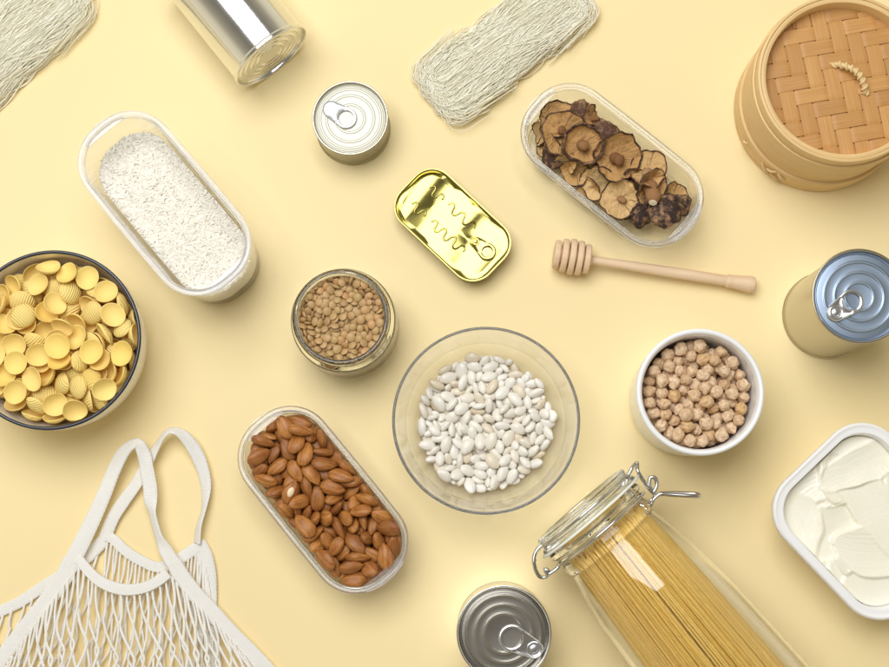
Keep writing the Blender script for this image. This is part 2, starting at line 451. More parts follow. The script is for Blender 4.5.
PACKED = {
    'almond': [
        548,210,66,-165,0,62,79,371,-92,66,15,-2,111,78,-539,-22,74,-15,0,-24,97,534,-214,70,-15,-2,-84,86,10,-271,72,20,10,175,86,-138,140,69,-11,-2,-28,84,-449,150,70,-178,-3,14,85,
        151,-234,67,15,-2,-107,81,17,149,72,-7,-2,-121,89,451,-27,68,176,-3,136,79,-129,-226,68,-15,-2,84,83,-679,114,74,15,0,74,96,159,54,84,-121,12,153,89,-402,-264,77,160,-3,3,97,
        -190,-74,71,-15,-2,84,90,-96,239,87,169,-16,-31,98,60,-108,71,15,-2,-22,89,272,-51,139,-20,20,-40,84,466,100,69,-15,5,128,85,-537,251,74,15,3,26,96,656,-177,73,23,9,-126,86,
        -605,-218,73,-165,-3,146,92,193,-264,138,-6,-30,-175,96,-248,-223,67,-165,9,109,82,65,10,68,-166,-2,156,82,159,267,68,-165,-2,20,83,-380,253,75,-8,21,-45,80,672,37,83,111,13,33,81,
        438,258,73,15,2,21,95,67,274,128,-21,20,-175,90,533,285,150,109,-2,164,87,667,-55,110,103,-21,24,97,-50,-69,118,161,-16,46,93,280,238,69,15,-2,60,85,-257,60,71,165,9,83,90,
        -474,245,136,-176,-14,75,81,-305,-64,100,127,35,171,89,-274,200,90,174,21,48,94,291,-185,67,-167,9,-81,80,-698,-27,137,4,-88,-74,92,-385,48,72,-168,-1,57,90,
        225,-61,71,-165,3,16,90,-391,-142,73,-166,10,154,93,200,-138,126,14,-1,-10,88,297,280,144,-22,-7,167,84,419,-245,67,-165,8,135,81,500,31,136,6,-7,53,83,591,-40,197,-29,55,-171,93,
        -110,26,81,60,12,-37,83,40,-199,119,-162,11,166,93,-656,-101,79,-124,12,12,81,-196,-288,142,50,-6,-179,78,-348,0,164,-129,-35,-141,86,326,94,74,165,4,-104,97,
        49,104,136,175,10,-108,97,-590,67,121,176,38,68,89,325,-229,129,-147,-9,96,89,582,-188,136,175,11,-72,95,357,27,136,11,21,-58,96,-204,121,141,-176,5,50,96,181,133,84,-58,-3,-36,89,
        -492,-212,113,6,-27,-84,79,-199,-173,129,-172,4,-14,90,111,-26,136,-17,7,176,81,-594,174,135,-9,11,156,83,440,-146,115,168,0,-125,88,631,105,86,-57,7,36,93,
        60,-70,180,177,44,-101,90,-475,87,128,-22,13,-114,84,-568,-90,136,-166,-35,85,88,150,-125,204,-7,18,-108,93,-10,276,183,30,-18,-2,98,-176,-13,140,-13,-3,177,80,
        -89,-69,188,13,15,-117,87,-66,77,139,-35,-13,-72,80,-365,229,158,-38,-1,79,92,-442,-37,129,5,20,-34,84,-36,-261,153,151,19,161,92,384,-61,174,128,20,-133,89,
        724,77,161,-81,-8,-78,82,-703,102,160,29,10,82,88,-560,-218,162,134,-9,94,88,475,-101,193,-11,16,-149,85,689,-134,180,138,23,-109,98,238,182,137,-14,2,128,89,
        478,-8,259,-10,0,-165,83,701,15,253,-22,-14,-53,90,3,-154,192,-17,29,-176,96,-29,124,201,-155,-12,-105,89,601,185,117,-48,-18,-154,86,-395,60,182,74,-34,-128,89,
        -175,-237,197,18,-3,-162,94,-464,-146,160,24,-14,152,85,420,166,138,-14,10,-6,98,-641,125,206,-152,9,91,92,-220,269,136,158,-1,-4,94,242,-251,196,15,19,86,78,
        -655,-198,153,-137,-14,-60,83,-495,-36,238,149,-44,145,89,-145,44,211,-28,16,66,95,500,-239,156,-54,-25,100,84,-203,-114,194,16,-6,-110,81,-687,-107,208,-30,48,28,81,
        630,68,178,19,0,115,84,85,211,253,-40,-26,83,92,-93,-128,248,-1,-5,116,91,-446,95,231,-137,-22,-127,88,-539,67,196,-158,3,98,81,130,-256,238,164,10,42,89,342,35,234,11,34,-135,95,
        153,225,194,-171,-17,84,85,427,254,184,-6,3,-46,80,583,-169,221,171,-10,93,90,28,-55,274,-6,22,-134,80,-564,276,178,102,-15,24,86,-444,242,205,-6,11,-115,89,
        407,-232,176,-11,-20,98,92,54,47,201,137,11,-149,93,-606,-65,224,180,19,-47,80,-194,-237,278,-24,12,75,97,273,-65,225,-16,-26,99,89,648,182,209,-179,18,143,90,
        -353,-96,166,144,7,172,79,-293,142,224,42,3,71,95,457,57,199,159,-3,-22,79,275,245,203,13,13,-45,80,-508,-122,253,-153,-16,28,83,251,-257,287,172,42,90,94,
        -180,-46,315,-124,-9,-19,98,471,79,305,146,68,45,94,-79,20,279,-134,2,103,88,334,-238,235,-42,27,104,96,-76,-284,240,-24,-6,-166,82,-303,-210,163,67,45,-73,80,
        217,55,198,-32,5,41,95,690,-151,280,24,18,-110,93,-127,257,209,-140,11,-46,85,-659,227,260,-100,1,-138,80,375,170,227,0,-10,164,87,-292,288,245,-116,29,-15,94,
        -277,15,245,25,-50,117,88,-324,-278,188,-83,44,148,83,-406,204,265,166,7,-163,88,202,132,241,23,-19,-145,90,373,287,252,159,6,167,82,583,-204,295,12,-6,102,91,
        478,-282,232,143,2,-177,91,-615,-226,242,14,10,148,95,45,71,306,143,40,84,84,-397,-146,215,-1,13,-80,80,551,277,235,151,3,161,79,-599,41,283,61,13,-4,81,-187,151,212,164,26,84,81,
        486,-143,258,-179,25,-106,91,587,17,318,149,3,-153,84,-728,77,281,89,36,86,95,-499,28,337,-165,-6,169,90,-450,-254,211,-107,-17,141,97,-178,256,279,8,26,-64,86,
        227,40,325,-23,49,-169,91,-582,176,250,25,35,39,93,-292,-254,320,116,45,76,98,539,140,204,35,-3,-81,83,434,-26,335,-21,-19,4,96,-61,253,272,39,11,53,85,126,-86,329,178,59,-120,94,
        303,253,292,-163,32,-136,82,252,-55,323,77,-16,-9,92,124,30,298,93,-42,97,82,367,-100,257,-158,-6,114,80,309,57,306,146,45,151,82,218,-144,265,-50,6,-164,79,
        -625,-170,301,-19,5,-9,92,-74,-215,316,-94,11,-34,78,565,127,304,-58,36,-16,97,-518,152,300,17,-8,125,80,463,-278,320,142,-4,166,91,-267,-110,249,-6,-9,-3,81,
        -376,-50,283,2,-6,-80,93,484,212,269,19,-12,80,81,-188,146,298,-176,13,170,93,-353,122,308,3,-4,37,90,425,-173,307,5,23,-94,83,-225,57,364,-34,-8,-8,95,188,305,299,70,26,-4,82,
        -13,163,271,153,5,62,80,-601,-190,377,29,14,79,91,30,-291,309,100,-8,21,83,571,252,306,5,-12,127,86,410,180,312,-165,-24,-48,80,-412,-194,271,-8,-7,161,84,
        -388,293,351,-121,29,-31,79,-242,-135,320,-7,1,-21,90,658,-66,348,-165,41,-166,98,290,-188,321,-31,27,-1,83,-489,262,305,-157,44,125,96,163,-246,324,-52,12,85,87,
        6,-185,308,108,-51,114,91,-420,-271,329,131,8,-143,90,-699,-38,292,-59,-29,31,79,188,196,290,-170,35,88,89,-120,-290,335,173,38,8,79,699,95,295,45,5,137,79,
        21,255,323,-129,-2,-126,88,541,-81,362,-109,-1,51,89,-377,115,386,-21,22,131,95,328,142,319,78,-26,-25,85,682,95,385,162,-5,147,96,-611,246,347,-169,5,-148,83,
        -220,184,365,-38,14,44,97,-210,-170,388,-164,-4,116,88,386,-291,386,148,16,-170,94,-300,231,348,91,-22,-136,78,662,204,343,-29,35,-37,93,-553,-81,318,-147,-7,-61,78,
        81,-163,322,57,56,-85,86,-657,122,361,-176,-2,173,96,657,-212,357,-157,-2,-124,90,-28,110,350,-172,-3,39,92,-678,-89,369,-103,11,33,93,-31,-42,349,0,-11,139,87,
        361,-160,364,18,7,-75,78,416,274,355,-24,-21,-155,87,224,267,367,-71,15,-150,92,-445,-127,335,-163,-3,-90,86,267,176,386,44,14,-122,83,75,-248,390,9,9,-179,97,
        -493,119,386,-19,22,120,91,-85,307,351,-87,17,9,83,-322,-34,360,8,-5,-12,86,-56,225,378,136,-10,36,94,-512,-261,310,148,36,-88,79,520,256,395,-30,37,-127,97,
        567,-169,383,43,-3,60,89,-102,-163,401,-6,-39,-112,88,-549,207,426,104,9,40,95,
    ],
    'bean': [
        -318,60,70,-162,-7,-172,77,131,-23,76,-18,-7,-114,94,30,472,77,162,-7,-174,96,20,243,76,18,6,-158,94,-474,-62,73,-18,-7,-100,87,442,-188,92,-46,11,-58,72,-456,205,90,-27,-3,79,77,
        -131,-109,69,41,6,-171,65,-66,15,70,162,5,-156,77,-29,375,69,-162,1,-142,73,215,-201,68,162,0,102,72,418,-252,76,178,-22,-70,73,56,-389,68,18,-7,10,70,162,-480,99,89,34,157,86,
        -126,489,106,62,2,115,70,-11,-161,70,-18,4,169,76,178,319,72,-162,6,109,82,393,211,70,-18,-7,-18,76,-199,-354,72,-18,6,-73,84,-177,-52,71,18,2,171,79,-88,202,69,18,2,73,75,
        89,209,66,18,-2,-149,65,-390,278,73,164,4,-110,85,40,-449,78,117,-1,-174,85,325,-9,73,-162,7,-8,85,-229,-122,75,-18,-7,125,92,-339,-295,71,162,-6,-110,79,
        473,-127,79,-11,-25,-28,77,276,364,78,18,-8,46,98,294,-243,67,18,-7,-162,68,89,-176,68,-162,-5,58,71,-414,-131,71,63,-8,10,69,226,-6,67,-162,7,119,68,-421,320,126,-63,-6,51,97,
        -51,-220,76,-121,-8,10,80,173,122,75,162,7,-129,92,75,403,68,-18,1,168,70,157,443,69,12,1,4,72,-378,185,70,162,3,-158,77,-148,62,76,18,-7,-172,94,260,-451,108,-86,22,-172,85,
        -186,-85,123,47,18,-16,77,-497,-178,103,-153,37,55,70,-225,229,68,-18,4,96,72,117,152,71,57,-8,66,67,479,262,124,42,-64,-10,62,-118,-291,74,-63,8,-148,76,313,66,78,63,8,-163,86,
        140,-399,65,18,7,46,63,-58,-399,70,162,7,157,76,292,259,73,-18,7,-106,86,-295,-371,74,18,-13,-167,81,-116,-461,69,-63,-8,-48,63,480,87,71,19,22,-99,63,-28,-97,68,18,-7,-11,70,
        -76,440,74,63,-8,-89,77,-280,144,70,-162,-7,126,78,-402,-3,65,-18,7,63,64,-294,-204,68,-162,7,-175,72,418,52,86,-7,20,-86,97,222,405,70,-113,0,-117,64,-464,106,88,117,19,-12,96,
        373,-122,77,162,7,-86,97,-203,-467,95,-28,40,47,86,223,-318,74,117,8,-90,77,33,-50,73,162,-5,-47,86,-188,-240,77,-162,7,-175,97,524,64,100,22,28,-117,65,135,-261,70,-162,-7,136,77,
        -38,-251,120,-48,21,-128,70,-217,376,82,-63,-8,88,97,-50,-308,67,-18,4,68,69,303,166,76,117,8,-178,81,146,-89,122,175,18,-37,77,158,-139,67,-162,-3,89,68,-375,-67,81,2,-30,-154,74,
        -160,458,73,-23,-17,158,71,-126,-514,101,52,18,149,68,-38,526,105,-126,-11,13,78,362,312,70,162,-4,114,76,-14,105,65,162,-7,-62,62,-186,98,123,-167,-4,-131,71,
        205,219,67,-18,-7,-30,70,-31,302,72,-58,-8,-140,72,-180,153,71,-18,7,37,81,-402,-275,73,-9,23,50,66,-325,269,65,13,-7,87,62,-293,-439,101,126,16,-23,69,-229,11,66,-162,7,168,65,
        414,144,70,-63,8,-31,66,-461,97,156,-115,19,-4,65,174,-220,104,-19,2,121,80,-258,469,132,100,62,-84,87,478,-244,122,-51,7,-120,73,99,-518,119,134,-42,-29,97,
        261,-208,105,167,22,8,66,106,528,118,-81,20,-175,76,-359,124,69,-63,8,-5,65,46,56,68,-17,-3,-133,70,-121,321,68,-162,-2,-14,73,-441,-214,77,-14,-24,-88,75,
        -139,-380,105,-154,7,63,90,148,239,102,-165,-2,-80,75,10,-316,68,18,-7,-96,71,193,-34,106,-18,10,-56,71,29,150,70,162,6,-35,78,61,-148,113,-12,10,56,80,377,375,102,-17,-4,132,65,
        159,378,120,36,-8,-118,94,-59,111,98,28,2,-72,77,111,310,71,-117,7,-99,68,-112,-171,86,-147,26,176,87,69,-289,65,162,7,-96,63,456,-42,76,117,-8,-135,81,209,-103,69,-117,-5,126,65,
        -170,-10,119,162,14,-9,97,-250,-419,147,-49,-39,-164,96,66,190,113,-160,-2,-129,72,-83,37,137,130,6,105,94,-462,-94,138,-115,-45,156,75,229,251,113,-158,14,86,82,
        270,-86,70,-54,7,-103,66,373,-293,69,170,-12,-59,66,-121,145,104,-163,12,-92,63,148,-427,143,-62,-35,-4,91,-94,368,132,146,29,-56,95,420,-257,152,-34,51,110,80,
        -60,-46,99,-27,-10,33,81,37,-240,99,8,3,-142,75,479,185,93,46,31,-110,74,285,455,113,-42,22,165,76,-314,-9,68,7,5,-22,69,-117,-135,131,15,-32,-129,69,119,-340,81,163,-34,-83,70,
        -115,263,108,162,-3,92,74,-398,234,131,-98,25,-17,76,-142,403,96,-3,-43,124,85,-311,-135,83,171,-26,-44,84,17,-99,122,-14,-15,54,74,123,67,112,161,-23,52,76,
        441,-122,124,-122,20,157,63,-429,-307,148,-171,26,69,95,187,489,108,-169,-23,-14,76,-484,173,141,4,-6,136,87,239,-151,125,103,-2,4,95,260,110,81,108,28,10,73,
        63,-8,104,155,-51,-113,70,73,295,122,-68,-4,-169,66,-47,-117,138,149,-5,107,77,-35,263,122,22,8,39,82,-167,258,69,18,-4,-68,75,76,-364,138,130,44,117,96,
        454,-176,147,123,-13,-173,69,340,-361,85,-172,28,115,86,509,3,120,151,-1,148,82,-467,-237,139,-119,46,177,68,84,120,115,-160,12,-129,75,-274,-284,102,26,5,-68,86,
        126,461,135,-167,33,-146,96,-118,-472,154,23,23,-163,91,-295,387,77,-162,-22,91,77,-280,229,100,167,-2,121,77,-532,62,127,-110,-62,163,83,-180,-155,124,137,-35,101,69,
        276,-369,71,117,-7,-78,70,451,147,130,129,13,145,80,421,258,103,-103,26,94,76,-297,-59,105,31,4,-141,74,292,-289,101,154,-11,-167,73,-131,-86,171,-2,26,52,96,
        -448,-171,139,-12,45,2,94,-248,64,98,-135,6,72,68,316,-63,119,-170,-13,64,86,201,56,92,-14,11,14,65,420,-20,118,158,-31,12,67,267,-256,149,-151,-15,-161,79,
        -359,160,133,-48,7,-16,98,-57,-370,130,-9,14,98,95,304,-169,69,117,-3,148,64,363,125,130,167,-28,3,86,265,484,171,-153,-6,-39,83,-338,88,113,-162,8,-169,72,
        171,-339,100,57,-4,92,69,330,402,145,142,17,-178,71,92,-107,165,37,11,-43,85,185,149,141,162,3,-28,90,16,40,122,-157,11,-173,82,-245,-180,135,12,34,-35,81,
        -167,315,114,-167,-4,-105,72,61,338,85,31,32,-135,77,12,121,142,93,25,132,91,-237,-50,185,-180,4,14,93,377,-92,138,18,-3,-116,73,-270,310,87,-31,-36,88,76,461,-313,161,-4,12,53,67,
        -202,-317,137,167,-16,-139,97,-181,-212,148,-20,29,-49,70,-241,273,123,161,34,19,64,30,555,161,96,-1,169,82,-431,32,102,2,-18,7,83,-49,-496,80,-164,33,82,69,
        -381,-371,117,2,22,123,82,258,15,128,-171,4,-95,95,22,254,161,-12,25,-26,85,-291,-115,141,-178,2,-143,73,-57,191,113,-79,-24,-179,64,-248,139,128,98,-25,-128,82,
        -365,73,166,-168,-6,37,90,203,-410,87,105,10,-148,74,342,-216,103,-138,-27,138,71,-353,287,115,130,16,-76,63,-295,-374,131,122,10,56,64,488,-81,135,-100,11,-20,94,
        -13,-43,158,146,-14,-81,76,288,167,135,16,22,173,75,-303,-291,155,-180,-10,-67,76,125,-274,126,163,-9,81,77,215,337,123,-164,7,-143,64,18,413,140,102,-72,131,75,
        215,-75,152,-36,-20,156,87,172,243,156,20,-14,-117,74,-374,-185,77,92,-22,72,65,-105,-253,145,111,-1,90,97,-348,-8,124,163,-3,-122,86,390,-326,127,157,9,129,85,
        -92,138,159,-51,3,26,84,315,-10,181,163,-7,-85,95,7,-382,112,16,1,-99,66,-8,-297,138,-124,34,-15,77,237,196,179,-49,14,19,90,-190,374,163,-51,-7,86,97,-82,-449,106,19,24,125,66,
        256,-396,140,137,-20,-175,75,122,270,150,66,17,-116,68,195,45,146,-111,3,71,72,-362,-203,136,25,-31,120,94,370,-182,128,-141,-36,145,65,311,-323,137,-159,-28,56,73,
        333,331,132,26,5,-16,94,-523,-35,113,158,13,94,84,92,191,170,41,11,-94,77,267,103,177,-5,18,0,94,-346,-316,128,135,-8,-64,68,-4,-497,117,157,31,-49,81,
        -158,-404,174,-24,-11,-155,96,-346,355,95,-177,-7,-45,63,-38,-219,179,-150,-16,-111,78,-279,16,148,147,4,-81,77,174,-207,162,-161,3,-70,82,47,10,173,-25,-8,112,65,
        554,-38,162,-40,8,-88,67,68,-294,151,27,-46,-91,67,10,200,138,130,-33,-39,64,-62,-143,193,10,9,-149,93,-175,216,129,-17,16,167,86,-322,245,144,-96,-18,80,66,
        75,378,160,-51,-7,-151,87,-100,507,159,-62,17,-65,94,344,208,119,118,-8,-22,74,-40,426,126,-54,-61,166,66,64,-216,157,-22,1,-155,90,-362,221,180,-164,1,101,70,
        432,330,132,123,9,-64,68,33,-152,163,-2,-30,5,64,122,-12,157,-1,-29,-122,81,8,487,151,-22,-14,153,96,-160,67,164,157,56,-53,77,-75,-337,189,-3,19,4,81,365,259,122,157,-54,-13,67,
        -161,-276,190,-175,1,90,92,383,22,149,-21,10,93,84,221,-348,134,129,-1,-143,73,275,-201,167,112,9,15,72,-326,415,145,-83,-2,-109,90,42,-457,141,155,-7,-90,77,
        350,-226,171,-34,48,-62,79,-1,354,121,156,-2,-40,76,-251,-249,169,-176,12,137,77,-537,-112,164,-130,16,-80,91,-427,-25,131,4,35,-112,71,342,-398,154,29,-5,-101,78,
        -362,-101,141,-93,19,-135,78,-74,218,178,-172,11,-7,88,9,-362,161,155,-3,-113,70,234,416,152,-160,-1,-53,79,49,141,195,-68,-7,-34,70,115,96,173,41,17,-134,86,
        -192,491,129,-51,-9,-116,67,-22,67,158,-159,-27,-56,65,442,62,146,145,-8,83,63,-301,318,145,-91,-9,-22,66,141,-340,162,-57,-33,103,76,197,-11,195,-84,27,5,79,
        -132,11,176,0,13,-119,70,491,75,132,-179,42,153,63,-477,19,154,170,8,48,78,272,276,155,46,-18,158,92,-113,298,168,-73,1,9,82,-270,195,151,75,-14,5,65,286,-107,174,5,31,-12,76,
    ],
    'chickpea': [
        -91,-236,394,-78,22,106,90,369,15,403,68,66,87,109,144,244,401,155,46,14,99,318,-207,399,76,22,-26,103,-258,-276,392,104,22,-47,86,-267,264,406,132,-17,119,110,
        1,-210,399,134,17,112,95,-170,307,396,-120,64,-40,96,-130,120,392,-104,-22,-100,87,-72,-9,399,76,-22,-153,101,251,281,395,104,22,136,93,181,-275,401,-104,22,172,105,
        19,-105,401,76,22,-155,107,-275,-87,396,-56,-65,52,96,86,314,392,-120,-64,-159,87,-160,27,392,-60,64,49,87,36,184,397,-76,-22,159,99,-374,90,394,-104,22,-30,90,
        -321,-215,392,-76,22,52,87,290,127,395,-60,-64,108,94,-38,86,408,179,16,-146,105,277,-40,396,104,-22,-110,96,13,-350,402,76,22,35,109,-328,182,401,132,-17,-140,100,
        80,-269,397,104,-17,-111,94,111,-96,400,13,-22,-149,89,-151,-107,394,-120,64,-173,92,-330,0,399,-120,64,-19,102,-283,85,395,76,22,-143,94,359,-101,401,-60,-64,96,107,
        126,153,440,-15,60,21,107,-178,-343,393,60,64,-129,89,-124,66,463,117,56,113,95,274,45,445,148,58,-27,104,22,1,400,-155,-46,-105,98,-85,367,409,175,45,164,108,
        -142,-35,463,126,-68,117,104,118,6,401,-57,64,-155,107,43,-381,488,-124,43,-96,90,-68,-145,394,76,22,-16,91,-264,-266,481,103,22,71,108,-244,-175,396,116,13,-17,87,
        119,-358,402,48,-16,67,101,-47,-289,457,-41,13,-60,103,-224,162,401,-76,-22,-159,106,47,89,442,24,-34,-20,90,-60,187,405,-26,-47,107,107,82,269,464,-63,-62,-38,96,
        91,-181,400,145,-11,-88,90,266,-273,460,39,52,80,99,-49,-71,467,-113,-4,69,90,-215,314,479,-137,21,165,95,262,-128,401,-16,-22,-100,90,218,187,411,5,1,35,106,
        -254,152,499,128,6,50,103,-154,-280,459,-30,-51,9,105,-146,217,400,-38,3,132,89,253,-40,490,104,-29,42,106,-51,17,491,56,-30,-16,96,44,172,492,80,18,-16,103,
        -43,225,491,-81,-49,48,97,-23,283,408,21,8,-41,104,184,83,404,164,-5,-114,98,5,-320,543,110,61,-90,95,-353,123,474,109,38,83,99,129,60,477,-84,4,-139,93,-88,-365,403,-173,16,52,96,
        -20,-160,471,-85,34,-52,93,193,-67,420,-137,-88,82,95,319,202,454,130,-24,-152,109,82,-294,487,-149,-48,6,98,-188,-335,528,58,25,60,93,-168,-193,422,164,-75,-72,89,
        -120,292,478,-69,58,-6,109,-236,-3,438,-87,32,-178,108,170,336,395,132,17,14,87,180,-329,487,-164,-67,175,109,-309,-151,454,97,22,-124,97,51,30,523,-137,-17,126,108,
        -386,-18,466,-97,67,164,89,301,113,515,-50,-58,97,100,-309,38,480,-122,65,-21,87,-31,-110,540,28,79,178,86,150,-31,490,13,-47,-171,89,-188,-195,509,-40,-32,147,97,
        168,238,496,129,-2,-11,96,208,99,498,-175,85,119,96,17,-229,517,-84,57,105,101,-217,-110,468,-132,75,-130,100,155,-231,489,155,31,149,94,-23,-18,580,37,32,123,107,
        -94,-220,503,-60,-4,105,94,-337,169,561,121,6,-71,104,59,-64,480,-141,-50,-84,100,0,312,500,68,4,53,102,240,182,512,72,46,-109,89,258,275,489,25,45,-66,103,
        -116,-134,478,-159,34,134,102,20,377,410,-169,14,-115,108,-306,-55,476,48,-9,92,89,-278,250,518,-146,-27,102,109,-208,59,515,-143,9,11,104,368,106,436,-28,-3,164,92,
        -57,135,492,71,34,52,90,-161,325,558,-176,-47,-173,91,344,-160,475,-77,-64,-102,88,107,-362,556,164,74,168,103,231,-189,453,-100,18,150,86,-7,-381,608,-50,-57,41,101,
        64,6,621,-128,-20,53,91,125,142,540,123,10,32,103,-371,-90,403,-16,5,-18,96,171,35,559,78,-14,64,98,-364,100,622,-71,13,97,94,92,245,556,40,11,153,100,-127,99,556,-35,-61,-31,100,
        90,-329,646,136,49,-105,104,370,45,517,114,1,-79,102,-32,77,551,55,-21,-76,88,373,-46,485,95,-27,-134,98,287,245,646,34,-13,-121,107,-375,44,542,-74,-68,-10,108,
        -327,-197,535,2,15,145,97,-151,161,481,49,9,138,108,310,221,550,-144,-31,-9,91,182,336,491,177,18,85,98,154,-133,481,113,72,-115,108,-71,290,558,90,11,5,94,
        189,-323,604,134,-71,33,104,-291,86,548,59,2,60,88,-35,-187,594,82,-44,-155,104,72,-147,533,123,7,-104,102,-178,234,539,41,-14,45,93,-124,-40,560,-122,68,-41,108,
        -75,-372,510,0,-23,-167,105,-259,-136,562,-154,-21,-43,105,29,136,579,114,38,-83,94,30,-96,609,-118,5,-71,102,186,213,590,-167,-60,6,108,189,-83,555,133,-51,83,96,
        -115,-361,603,14,47,15,107,237,301,580,80,18,28,95,-25,378,572,-165,7,-62,107,87,368,497,-163,52,24,106,-345,-148,623,43,40,34,107,-89,190,562,79,49,-134,97,
        105,-42,564,23,-44,167,93,-116,-141,573,-50,-6,-68,88,-226,-36,536,143,-10,-74,101,-138,259,615,-134,1,-93,93,263,-138,515,114,-34,158,91,198,-23,621,137,72,119,89,
        -369,-102,506,-22,55,-49,89,258,145,595,-62,-16,-65,101,169,-188,575,108,-27,168,108,222,-259,541,-123,35,-85,88,-212,155,591,76,34,-85,108,-104,39,626,-142,37,-155,105,
        -99,-266,588,164,21,61,101,-290,240,619,128,2,63,99,357,-115,552,-47,-9,-143,102,97,-265,569,-99,-16,-34,92,-192,-93,610,88,70,17,93,31,376,659,-149,28,-100,107,
        -369,-55,582,106,-76,98,102,60,-193,614,-83,-39,-140,94,-333,176,675,121,20,35,101,-73,-88,641,55,-68,54,107,28,-378,698,51,1,153,95,207,-93,674,172,27,129,94,
        -250,-231,573,111,3,-54,92,-10,74,641,88,4,42,105,-167,-204,620,12,72,-130,99,179,-334,696,95,-24,155,100,-264,80,630,-164,-58,-24,87,-209,-312,614,-117,10,7,103,
        346,-118,647,-124,-57,-158,98,279,-67,590,-165,-10,27,106,56,331,577,-64,-55,-75,90,-294,10,589,102,-25,59,92,-217,311,638,93,-19,-44,104,94,187,635,-166,-14,-148,100,
        115,85,626,-124,-52,94,109,-248,-163,662,-145,4,-75,103,146,322,577,-109,4,-148,91,280,34,577,-108,-18,-83,106,310,-223,535,-147,-4,-10,99,-8,-284,633,155,3,-104,102,
        -184,92,678,-44,-53,136,107,375,-25,592,4,25,-164,105,-280,99,718,67,-34,-12,104,3,238,567,153,32,70,88,152,11,695,-120,3,115,104,250,-168,629,-11,55,-138,107,
        -113,357,638,60,23,-61,108,-89,-258,691,-50,-74,-138,106,-5,-164,682,-70,-62,100,104,-376,13,653,-56,-18,-68,102,283,-5,666,98,-54,-116,97,-31,179,636,-61,-13,151,99,
        77,-67,689,2,74,-166,103,51,271,646,-74,16,-49,100,-149,-134,675,87,73,159,86,218,69,643,109,64,140,92,221,174,675,-132,17,31,92,129,-110,621,53,-37,112,91,
        -269,-84,705,35,46,45,88,270,-266,619,-47,-16,-176,97,-281,-67,623,108,-24,57,87,-218,211,674,105,12,179,99,-184,-16,668,-49,-30,167,104,-286,-253,657,-180,17,63,98,
        194,333,652,65,-10,79,90,63,47,701,-59,-62,144,95,-128,177,648,-139,-21,-114,101,-68,-373,701,-131,38,89,100,323,-211,670,-176,-15,-13,93,41,140,694,-36,52,-40,95,
        -84,108,692,-115,57,97,89,148,261,669,115,11,-114,94,-161,-335,698,9,60,105,108,-37,299,638,131,82,-169,90,-373,-74,680,177,42,3,93,372,68,631,-159,15,121,105,
        -16,-18,684,60,-74,-85,101,-101,-174,740,115,-18,126,107,143,-249,648,-23,36,21,89,354,148,585,74,-16,-158,92,-279,3,681,132,11,129,101,64,-243,700,-103,1,58,107,
    ],
    'lentil': [
        157,-98,353,0,0,-138,93,-23,-119,354,0,0,150,98,191,-156,355,180,0,2,113,27,-212,354,180,0,35,97,-78,-27,354,-180,0,-146,99,316,60,354,0,0,130,101,226,-84,354,-180,0,61,98,
        225,143,356,1,-1,-120,112,149,36,355,180,0,-95,105,160,171,355,0,0,-108,105,-146,-145,352,-180,0,-55,85,-61,-255,360,-163,-11,-72,102,25,-18,360,160,-14,-119,101,
        83,-294,353,-180,0,-61,88,77,158,355,0,0,-5,109,-177,172,358,-171,19,111,88,-157,67,353,180,0,-97,94,-216,-63,357,11,1,138,95,104,-83,360,176,-16,31,113,111,-19,354,0,0,-24,103,
        274,-171,355,180,0,95,106,140,264,353,0,0,-174,94,10,231,356,0,0,-126,114,-21,-3,353,0,0,-141,89,25,297,353,0,0,141,93,-5,-269,355,0,0,-178,107,-326,-19,353,0,0,58,95,
        215,66,352,-180,0,-113,85,-138,-57,354,0,0,-151,104,163,-218,354,180,0,113,99,-27,116,353,0,0,33,90,-151,128,353,0,0,27,92,-89,109,354,-180,0,139,104,-26,-60,352,0,0,150,86,
        86,71,353,0,0,17,93,-97,-179,354,0,0,51,100,-183,16,359,-163,27,155,87,-65,169,353,-180,0,-79,90,79,222,353,-180,0,175,91,208,8,356,-173,5,-148,96,-195,-117,353,180,0,17,91,
        -249,47,359,-11,-33,-135,85,-214,131,354,-180,0,-118,101,-134,7,353,0,0,-32,92,33,-94,354,180,0,-66,96,3,65,353,0,0,66,95,-157,-204,354,0,0,17,101,-93,250,355,180,0,54,109,
        -81,-90,354,-180,0,70,101,140,102,354,180,0,49,101,136,-26,380,178,12,103,85,-217,-155,359,-163,-28,41,88,100,-224,353,180,0,118,89,249,-124,367,178,4,-84,88,
        29,-155,357,167,4,6,95,45,33,358,-23,-14,-106,86,-16,-68,376,0,0,-40,113,297,-62,355,180,0,126,109,-209,216,363,-161,-26,-177,106,-8,324,364,-156,24,169,110,
        104,123,372,179,-4,-162,85,195,-110,376,3,-7,-73,106,41,116,363,-158,15,-75,113,175,235,360,-28,-19,-169,90,-81,-70,380,-163,17,176,95,-248,187,354,180,0,131,103,
        -47,216,365,3,-2,-11,91,147,-288,355,0,0,26,107,-78,-133,370,-179,-14,129,90,94,-154,355,180,0,-128,106,182,10,375,-180,9,161,90,-66,21,360,166,-26,-59,95,
        120,253,375,168,-20,82,87,-220,148,380,179,-5,-49,113,-126,149,370,-152,9,126,106,-120,-8,378,-180,8,-86,113,-9,26,374,170,1,40,95,-34,-192,354,0,0,123,99,
        160,144,379,-177,5,-75,105,60,-64,371,17,-18,-112,92,171,-44,360,7,16,76,109,-276,-54,353,-180,0,162,95,-154,94,377,172,0,-60,100,-288,28,353,180,0,-39,92,
        222,175,379,176,14,81,106,-119,-205,380,12,10,-176,101,236,-42,361,-151,21,136,93,-53,74,371,47,3,-16,109,-6,-266,380,179,0,72,99,54,-11,373,158,13,-55,93,
